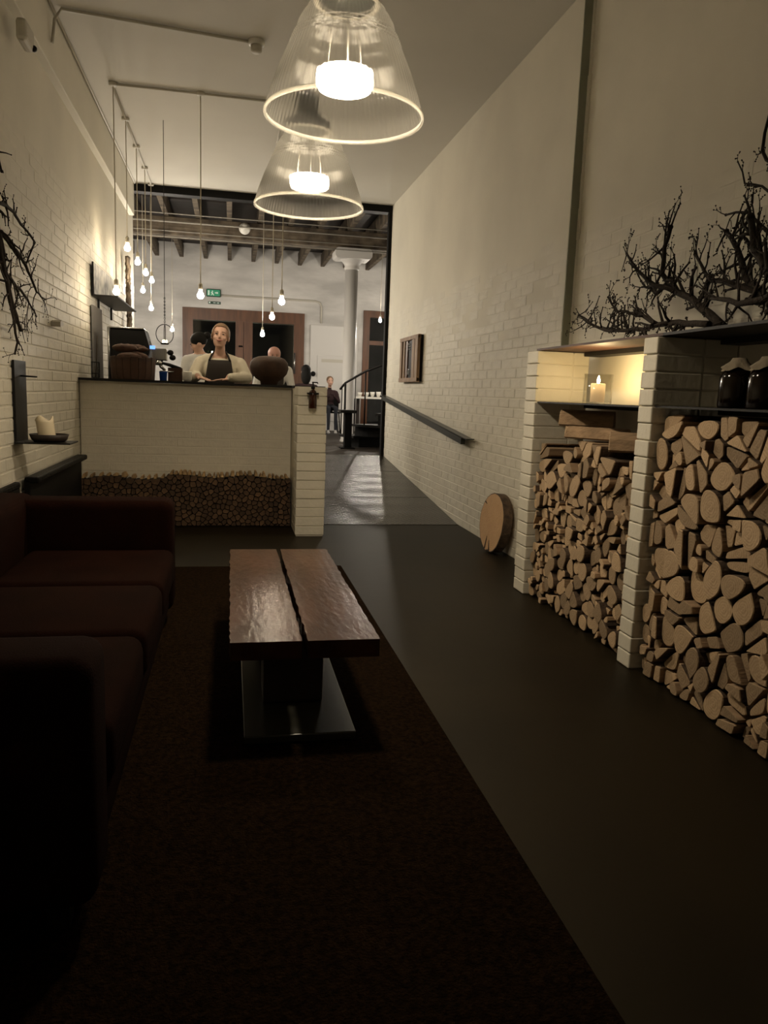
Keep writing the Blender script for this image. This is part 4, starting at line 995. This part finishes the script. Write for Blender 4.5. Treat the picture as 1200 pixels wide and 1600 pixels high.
# second person, in profile looking down
ax, ay, zk = -.33, 9.5, .20
pe = thing('person', 'black haired person in white shirt looking down, behind the bartender', 'person', (ax, ay, zk))
hc2 = V((ax - .045, ay, 1.70)); HR2 = Matrix.Rotation(-PI / 2, 3, 'Z') @ Matrix.Rotation(.42, 3, 'X')
def std_prims(x, y, zf_, top, hcen, HR_, lean=0.0, arms=None):
    s = (top - zf_) / 1.68; sh = zf_ + 1.38 * s
    P_ = head_prims(hcen, HR_, s) + [('c', (x, y, sh), tuple(hcen + V((0, .02, -.06))), .058, .05), ('e', (x, y, zf_ + 1.25 * s), (.17 * s, .115 * s, .17 * s)), ('e', (x, y, zf_ + 1.05 * s), (.15 * s, .11 * s, .2 * s)), ('e', (x, y, zf_ + .88 * s), (.165 * s, .12 * s, .14 * s)),
          ('c', (x - .15 * s, y, sh - .02), (x, y, sh + .01), .058, .06), ('c', (x + .15 * s, y, sh - .02), (x, y, sh + .01), .058, .06)]
    for sd in (-1, 1):
        P_ += [('c', (x + sd * .085, y, zf_ + .85 * s), (x + sd * .09, y, zf_ + .46 * s), .085, .058), ('c', (x + sd * .09, y, zf_ + .46 * s), (x + sd * .09, y + .02, zf_ + .07), .054, .04), ('c', (x + sd * .09, y + .04, zf_ + .04), (x + sd * .09, y - .13, zf_ + .035), .04, .034)]
        el = V((x + sd * .235, y - .02, sh - .28)); wr_ = V((x + sd * .15, y - .24, sh - .34))
        P_ += [('c', (x + sd * .18, y, sh - .03), tuple(el), .06, .048), ('c', tuple(el), tuple(wr_), .046, .034)] + hand(wr_, (-sd * .3, -1, -.1), (0, 0, 1), .95, .4, -sd)
    return P_
body('body', std_prims(ax, ay, zk, 1.83, hc2, HR2), .014, [M_SKIN, M_SHIRTW, M_JEANS], lambda p: 0 if (p - hc2).length < .14 and p.z > 1.58 else (2 if p.z < 1.0 else 1), pe, 3)
mb = MB().ell(hc2 + HR2 @ V((0, .025, .045)), (.088, .100, .090), 20, 12, 0, HR2); mb.ell(hc2 + HR2 @ V((0, .135, .05)), (.045, .045, .045), 14, 10)
obj('hair', mb, M_HAIRD, pe); face(pe, hc2, HR2, .97, (.3, .12, .1), M_HAIRD)
# bald man behind the pot
mx_, my_ = .545, 10.0
pe = thing('person', 'bald person in white shirt standing behind the round pot', 'person', (mx_, my_, zk - .0))
hc3 = V((mx_, my_ - .04, 1.625)); HR3 = Matrix.Rotation(.18, 3, 'X')
body('body', std_prims(mx_, my_, zk, 1.75, hc3, HR3) + [('e', tuple(hc3 + V((0, .01, .03))), (.082, .095, .084))], .012, [M_SKIN2, M_SHIRTW, M_JEANS], lambda p: 0 if (p - hc3).length < .14 and p.z > 1.50 else (2 if p.z < 1.0 else 1), pe, 3)
face(pe, hc3, HR3, .92, (.3, .12, .1))
mb = MB(); vs = []
for j in range(10):
    z = 1.38 - .5 * j / 9
    for i in range(9):
        u = -1 + i / 4; vs.append((mx_ + u * .12, my_ - .125 * math.sqrt(1 - (u * .6) ** 2) - .012, z))
ap = obj('apron', mb.add(vs, [(j * 9 + i, j * 9 + i + 1, j * 9 + 10 + i, j * 9 + 9 + i) for j in range(9) for i in range(8)], 0, True), M_APRON, pe); ap.modifiers.new('thick', 'SOLIDIFY').thickness = .004

# seated people in the rear room
def rear_chair(x, y, label, back_dx=0, back_dy=.2):
    t = thing('dining_chair', label, 'chair', (x, y, ZR))
    obj('seat', box((x - .2, y - .2, ZR + .42), (x + .2, y + .2, ZR + .45), .01), M_BLACK, t)
    lo = (x - .2, y + .17, ZR + .46) if back_dy > 0 else ((x - .2, y - .2, ZR + .46) if back_dy < 0 else (x + .17, y - .2, ZR + .46))
    hi = (x + .2, y + .2, ZR + .82) if back_dy > 0 else ((x + .2, y - .17, ZR + .82) if back_dy < 0 else (x + .2, y + .2, ZR + .82))
    obj('backrest', box(lo, hi, .012), M_BLACK, t)
    for sx_ in (-1, 1):
        for sy_ in (-1, 1): obj('leg', tube([(x + sx_ * .16, y + sy_ * .16, ZR + .42), (x + sx_ * .2, y + sy_ * .2, ZR)], .011, 6), M_BLACK, t)
def seated(x, y, label, hair_mat, top_mat, s, face_dir, hair_long):
    t = thing('person', label, 'person', (x, y, ZR)); R = Matrix.Rotation(face_dir, 3, 'Z'); b0 = V((x, y, ZR))
    f = lambda a, b_, c: tuple(b0 + R @ V((a, b_, c)))
    sh = .45 + .50 * s; hc_ = V(f(0, -.04, sh + .23 * s)); HRr = R
    P_ = head_prims(hc_, HRr, s) + [('c', f(0, 0, sh), f(0, -.02, sh + .14 * s), .05 * s, .045 * s), ('e', f(0, .02, sh - .14 * s), (.15 * s, .11 * s, .17 * s), R), ('e', f(0, .03, .55), (.15 * s, .12 * s, .12), R), ('c', f(-.13 * s, 0, sh - .02), f(.13 * s, 0, sh - .02), .055 * s, .055 * s)]
    for sd in (-1, 1):
        P_ += [('c', f(sd * .08 * s, 0, .53), f(sd * .09 * s, -.36 * s, .52), .075 * s, .058 * s), ('c', f(sd * .09 * s, -.36 * s, .51), f(sd * .09 * s, -.36 * s, .09), .052 * s, .038 * s), ('c', f(sd * .09 * s, -.33 * s, .04), f(sd * .09 * s, -.47 * s, .035), .036 * s, .032 * s),
               ('c', f(sd * .17 * s, 0, sh - .03), f(sd * .21 * s, -.12, sh - .26 * s), .052 * s, .042 * s), ('c', f(sd * .21 * s, -.12, sh - .26 * s), f(sd * .06 * s, -.27 * s, sh - .12 * s), .04 * s, .032 * s)] + hand(f(sd * .06 * s, -.27 * s, sh - .12 * s), R @ V((-sd * .5, -.2, .8)), R @ V((0, -1, 0)), .9 * s, .5, sd)
    body('body', P_, .014, [M_SKIN, top_mat, M_JEANS, M_SHOE], lambda p: 0 if (p - hc_).length < .15 * s and p.z > ZR + sh + .05 * s else (3 if p.z < ZR + .085 else (2 if p.z < ZR + .60 and (R.transposed() @ (p - b0)).y < .0 or p.z < ZR + .46 else 1)), t, 3)
    mb = MB().ell(hc_ + R @ V((0, .03, .045)) * s, (.085 * s, .095 * s, .088 * s), 18, 10, 0, R)
    if hair_long: mb.ell(hc_ + R @ V((0, .07, -.06)) * s, (.09 * s, .06 * s, .16 * s), 16, 10, 0, R)
    obj('hair', mb, hair_mat, t); face(t, hc_, R, s, (.3, .12, .1), hair_mat)
rear_chair(2.03, 15.85, 'black dining chair with a child on it near the white column', 0, .2)
seated(2.0, 15.80, 'child in dark hoodie and jeans sitting on a chair by the column', M_HAIRB, M_HOOD, .84, .1, False)
rear_chair(1.30, 13.65, 'black dining chair facing the double door, with a dark haired diner', 0, -.2)
seated(1.30, 13.60, 'dark haired seated diner turned towards the brown double door', M_HAIRD, M_HOOD, 1.0, PI, True)

# ---------------------------------------------------------------- rear room: beam, joists, column, pipes
tag(obj('ceiling_beam', box((-4.98, 13.05, 3.57), (5.98, 13.40, 3.84), .01), M_OLDWOOD), 'long weathered timber beam crossing the rear room on the column', 'beam')
mbj = MB().box((-.04, YO + .18, 3.85), (.04, YB - .005, 4.10), 0, .006); mj, oj = mbj.mesh('ceiling_joist', [M_OLDWOOD])
for i in range(-6, 11):
    o = link('ceiling_joist', mj, (i * .49 - .03, oj.y, oj.z + (-.008 if i % 3 == 0 else 0))); tag(o, 'rough timber joist above the long beam in the rear room', 'joist', 'rear ceiling joists')
for j, (y, z, r, lab) in enumerate(((12.6, 3.80, .009, 'thin pale pipe high above the beam face in the rear room'), (12.85, 3.73, .014, 'thick pale pipe running along the rear beam top'), (12.9, 3.60, .007, 'thin pale pipe along the middle of the rear beam'), (12.95, 3.52, .008, 'thin pale pipe slung just below the rear beam'))):
    tag(obj('ceiling_pipe', tube([(-4.9, y, z), (0, y, z - .008), (5.9, y, z)], r, 8), M_PIPED), lab, 'pipe')
t = thing('globe_light', 'unlit white globe light on the rear beam', 'lamp', (.21, 13.0, 3.72))
obj('globe', MB().ell((.21, 12.93, 3.72), (.09, .09, .09), 24, 16), M_WHITEMETAL, t); obj('mount', MB().tube([(.21, 13.0, 3.72), (.21, 13.06, 3.72)], .05, 16), M_WHITEMETAL, t)
t = thing('cast_iron_column', 'white cast iron column with flared head carrying the rear beam', 'column', (2.0, 13.22, ZR))
obj('shaft', MB().lathe((2.0, 13.22, ZR), [(0, .001), (.125, .001), (.125, .03), (.108, .06), (.108, 2.9), (0, 2.9)], 28), M_IRON, t)
obj('capital', MB().lathe((2.0, 13.22, ZR + 2.9), [(.0, 0), (.125, 0), (.13, .03), (.12, .05), (.135, .09), (.18, .14), (.22, .17), (.22, .19), (0, .19)], 28), M_IRON, t)
mb = MB(); rr_ = .06; x0, x1, z0, z1 = 1.69, 2.31, ZR + 3.06, ZR + 3.225; poly = []
for (cx_, cz_, a0) in ((x1 - rr_, z0 + rr_, -PI / 2), (x1 - rr_, z1 - rr_, 0), (x0 + rr_, z1 - rr_, PI / 2), (x0 + rr_, z0 + rr_, PI)):
    for q in range(5): poly.append((cx_ + rr_ * math.cos(a0 + q * PI / 8), cz_ + rr_ * math.sin(a0 + q * PI / 8)))
obj('head_plate', mb.prism(poly, 'y', 13.0, 13.44), M_IRON, t)

# spiral stair at the right of the opening
t = thing('spiral_stair', 'black metal winding stair with thin railing beside the white column', 'stair', (2.35, 12.3, ZR))
pc = V((2.62, 12.35, 0))
obj('newel_post', tube([(pc.x, pc.y, ZR), (pc.x, pc.y, 4.1)], .06, 14), M_BLACK, t)
def tread(a0, a1, z, r=.86, thick=.035, riser=True):
    n = 6; P2 = [(pc.x + .05 * math.cos(a0), pc.y + .05 * math.sin(a0))] + [(pc.x + r * math.cos(a0 + (a1 - a0) * i / n), pc.y + r * math.sin(a0 + (a1 - a0) * i / n)) for i in range(n + 1)]
    tr = obj('tread', MB().prism(P2, 'z', z - thick, z), M_STEEL, t)
    if riser:
        P3 = [(pc.x + (q[0] - pc.x) * .86, pc.y + (q[1] - pc.y) * .86) for q in P2]
        obj('riser_box', MB().prism(P3, 'z', max(ZR + .001, z - .19), z - thick - .001), M_BLACK, tr)
st = -math.radians(34); a_ = math.radians(176)
steps = []
for k in range(6):
    a0 = a_ - k * st; z = ZR + .185 * (k + 1); steps.append((a0, z)); tread(a0 - .06, a0 - st + .08, z, .88)
rail = []
for k in range(6):
    a0, z = steps[k]; am = a0 - st / 2; q = V((pc.x + .85 * math.cos(am), pc.y + .85 * math.sin(am), z))
    obj('baluster', tube([q, q + V((0, 0, .82))], .012 if k % 2 else .018, 6), M_STEEL, t); rail.append(q + V((0, 0, .82)))
    am2 = a0 + .06; q2 = V((pc.x + .85 * math.cos(am2), pc.y + .85 * math.sin(am2), z)); obj('baluster', tube([q2, q2 + V((0, 0, .75))], .008, 6), M_STEEL, t)
rl = []
for a, b_ in zip(rail[:-1], rail[1:]):
    for i in range(4): rl.append(a.lerp(b_, i / 4))
obj('handrail', tube([rail[0] + V((-.06, .14, -.10))] + rl, .018, 8), M_STEEL, t)
# newel bracket step at the stair foot
t = thing('pedestal_table', 'small black pedestal table in front of the white column', 'table', (1.77, 11.75, ZR))
obj('top', box((1.64, 11.55, ZR + .545), (1.895, 11.80, ZR + .592), .006), M_STEEL, t)
obj('pedestal', box((1.72, 11.61, ZR + .02), (1.83, 11.74, ZR + .544), .006), M_BLACK, t)
obj('foot', box((1.66, 11.56, ZR + .001), (1.88, 11.79, ZR + .02), .004), M_BLACK, t)

# table with white crockery behind the stair
t = thing('rear_table', 'table with pale top and crockery behind the spiral stair', 'table', (3.1, 15.8, ZR))
obj('top', box((2.45, 15.4, ZR + .74), (3.9, 16.2, ZR + .78), .006), M_WHITEMETAL, t)
for x_ in (2.55, 3.8):
    for y_ in (15.5, 16.1): obj('leg', box((x_ - .03, y_ - .03, ZR), (x_ + .03, y_ + .03, ZR + .739)), M_TABLEDARK, t)
rr = random.Random(3)
for i in range(7):
    x_ = 2.60 + .13 * i; r = rr.uniform(.05, .06); h = rr.uniform(.06, .11)
    tag(obj('white_bowl', MB().lathe((x_, 15.6 + rr.uniform(-.06, .06), ZR + .781), [(0, 0), (r * .5, 0), (r * .9, h * .6), (r, h), (r * .92, h), (r * .8, h * .6), (r * .4, .008), (0, .008)], 18), M_WHITEMETAL), 'white bowl on the table behind the spiral stair', 'bowl', 'bowls on the rear table')

# ---------------------------------------------------------------- rear wall: doors, signs, conduit
d1 = struct('door_1', MB().box((-.995, YB - .06, ZR), (-.78, YB - .002, 2.84)).box((1.34, YB - .06, ZR), (1.565, YB - .002, 2.84)).box((-.78, YB - .06, 2.60), (1.34, YB - .002, 2.84)).box((.10, YB - .055, ZR), (.46, YB - .002, 2.60)).box((-.78, YB - .055, ZR), (.10, YB - .002, ZR + .3)).box((.46, YB - .055, ZR), (1.34, YB - .002, ZR + .3)), M_BROWNFRAME)
obj('pane', box((-.785, YB - .03, ZR + .295), (.105, YB - .022, 2.605)), G_PANE, d1); obj('pane', box((.455, YB - .03, ZR + .295), (1.345, YB - .022, 2.605)), G_PANE, d1)
obj('meeting_gap', box((.268, YB - .0575, ZR + .01), (.276, YB - .055, 2.6)), M_BLACK, d1)
obj('lock', MB().lathe((0, 0, 0), [(0, 0), (.045, 0), (.045, .03), (0, .03)], 18), M_BLACK, d1).location = V((.21, YB - .08, 2.07)) - WL[d1.name]
obj('pull_handle', tube([(1.36, YB - .10, 1.55), (1.36, YB - .10, 2.0)], .018, 8), M_SILVER, d1)
d2 = struct('door_2', box((1.70, YB - .05, ZR), (2.75, YB - .002, 2.62), .01), M_IRON)
obj('door_panel', box((1.86, YB - .065, ZR + .2), (2.62, YB - .051, 1.98), .008), M_IRON, d2)
obj('door_plate', box((1.95, YB - .070, 1.83), (2.5, YB - .066, 1.90)), M_PIPE, d2)
obj('knob', MB().ell((1.77, YB - .09, 1.57), (.055, .05, .055), 14, 10), M_BLACK, d2)
w1 = struct('window_1', MB().box((2.86, YB - .08, ZR), (3.0, YB - .002, 2.98)).box((4.2, YB - .08, ZR), (4.34, YB - .002, 2.98)).box((3.0, YB - .08, 2.84), (4.2, YB - .002, 2.98)).box((3.0, YB - .07, 2.25), (4.2, YB - .002, 2.34)), M_BROWNFRAME)
obj('pane', box((2.99, YB - .04, ZR + .02), (4.21, YB - .032, 2.26)), G_PANE, w1); obj('pane', box((2.99, YB - .04, 2.33), (4.21, YB - .032, 2.85)), G_PANE, w1)
tag(obj('wall_conduit', tube([(-.2, YB - .02, 3.12), (1.8, YB - .02, 3.12), (1.90, YB - .02, 3.09), (1.93, YB - .02, 3.0), (1.93, YB - .02, 2.66)], .022, 8), M_PIPE), 'painted conduit bending down the rear wall beside the exit sign', 'conduit')
t = thing('exit_sign', 'green illuminated exit sign above the brown double door', 'sign', (-.36, YB - .05, 3.08))
obj('case', box((-.51, YB - .08, 3.08), (-.21, YB - .003, 3.235), .02), M_GREEND, t)
obj('lit_panel', box((-.49, YB - .084, 3.095), (-.23, YB - .081, 3.22)), M_GREEN, t)
M_SIGNW = mat('sign_white', (.7, .8, .74), .5, emit=(.6, 1, .8), estr=.08)
mb = MB(); yq = YB - .087                          # running figure and doorway
mb.box((-.475, yq, 3.11), (-.44, yq + .002, 3.205))
mb.prism([(-.40, 3.19), (-.38, 3.205), (-.365, 3.19), (-.38, 3.175)], 'y', yq, yq + .002).prism([(-.415, 3.165), (-.38, 3.175), (-.36, 3.14), (-.385, 3.135)], 'y', yq, yq + .002).prism([(-.385, 3.14), (-.365, 3.14), (-.345, 3.11), (-.36, 3.105)], 'y', yq, yq + .002).prism([(-.39, 3.14), (-.375, 3.135), (-.405, 3.105), (-.415, 3.11)], 'y', yq, yq + .002)
mb.prism([(-.33, 3.15), (-.29, 3.15), (-.29, 3.135), (-.26, 3.16), (-.29, 3.185), (-.29, 3.17), (-.33, 3.17)], 'y', yq, yq + .002)
obj('pictogram', mb, M_SIGNW, t)
t = thing('direction_sign', 'small dark green direction sign below the exit sign', 'sign', (-.34, YB - .02, 2.93))
obj('plate', box((-.47, YB - .015, 2.935), (-.21, YB - .003, 2.99)), M_GREEND, t)
mb = MB(); yq = YB - .018
mb.box((-.455, yq, 2.95), (-.425, yq + .002, 2.98)).box((-.365, yq, 2.958), (-.315, yq + .002, 2.968)).prism([(-.27, 2.95), (-.235, 2.9625), (-.27, 2.975)], 'y', yq, yq + .002).box((-.295, yq, 2.958), (-.27, yq + .002, 2.967))
obj('marks', mb, M_SIGNW, t)
# cut the rear wall behind the glazing
rw = bpy.data.objects['wall_rear']; me = rw.data; me.clear_geometry()
mb = MB()
for x0, x1, z0, z1 in ((-5, -.79, 0, 4.4), (-.79, 1.35, 2.6, 4.4), (-.79, 1.35, 0, ZR), (1.35, 2.99, 0, 4.4), (2.99, 4.21, 2.85, 4.4), (2.99, 4.21, 0, ZR), (4.21, 6, 0, 4.4)): mb.box((x0, YB, z0), (x1, YB + .2, z1))
ro = WL['wall_rear']; me.from_pydata([(V(v) - ro)[:] for v in mb.v], [], mb.f)
# courtyard outside: ground and shrubs with fairy lights
g = struct('ground_outside', box((-5, YB + .2, 0), (6, YB + 6, ZR - .02)), M_FLOOR)
def shrub(x, y, h, r, seed, label):
    t = thing('garden_shrub', label, 'shrub', (x, y, ZR - .02)); rr = random.Random(seed); mb = MB()
    for i in range(420):
        d = V((rr.gauss(0, 1), rr.gauss(0, 1), rr.gauss(0, 1))).normalized() * rr.uniform(.5, 1); c = V((x + d.x * r, y + d.y * r, ZR + h * .55 + d.z * h * .45))
        a = V((rr.uniform(-1, 1), rr.uniform(-1, 1), rr.uniform(-1, 1))).normalized(); b_ = a.orthogonal().normalized(); s = rr.uniform(.04, .07)
        mb.add([c, c + a * s * .5 + b_ * s * .35, c + a * s * 1.2, c + a * s * .5 - b_ * s * .35], [(0, 1, 2, 3)])
    lf = obj('foliage', mb, M_LEAF, t); lf['kind'] = 'stuff'
    obj('stem', tube([(x, y, ZR - .02), (x + .03, y, ZR + h * .5)], .025, 8), M_OLDWOOD, t)
    lb = MB()
    for i in range(14):
        d = V((rr.gauss(0, 1), -abs(rr.gauss(0, 1)), rr.gauss(0, 1))).normalized(); c = V((x + d.x * r * .95, y + d.y * r, ZR + h * .55 + d.z * h * .42))
        obj('fairy_light', MB().ell(c, (.022, .022, .022), 8, 6), mat('fairy_glow', (1, 1, .9), .4, emit=(1, .92, .75), estr=25), t)
shrub(-.35, 18.2, 1.75, .5, 1, 'leafy shrub with fairy lights outside the left door leaf')
shrub(-1.3, 18.4, 1.35, .35, 2, 'low leafy shrub with fairy lights outside by the door frame')
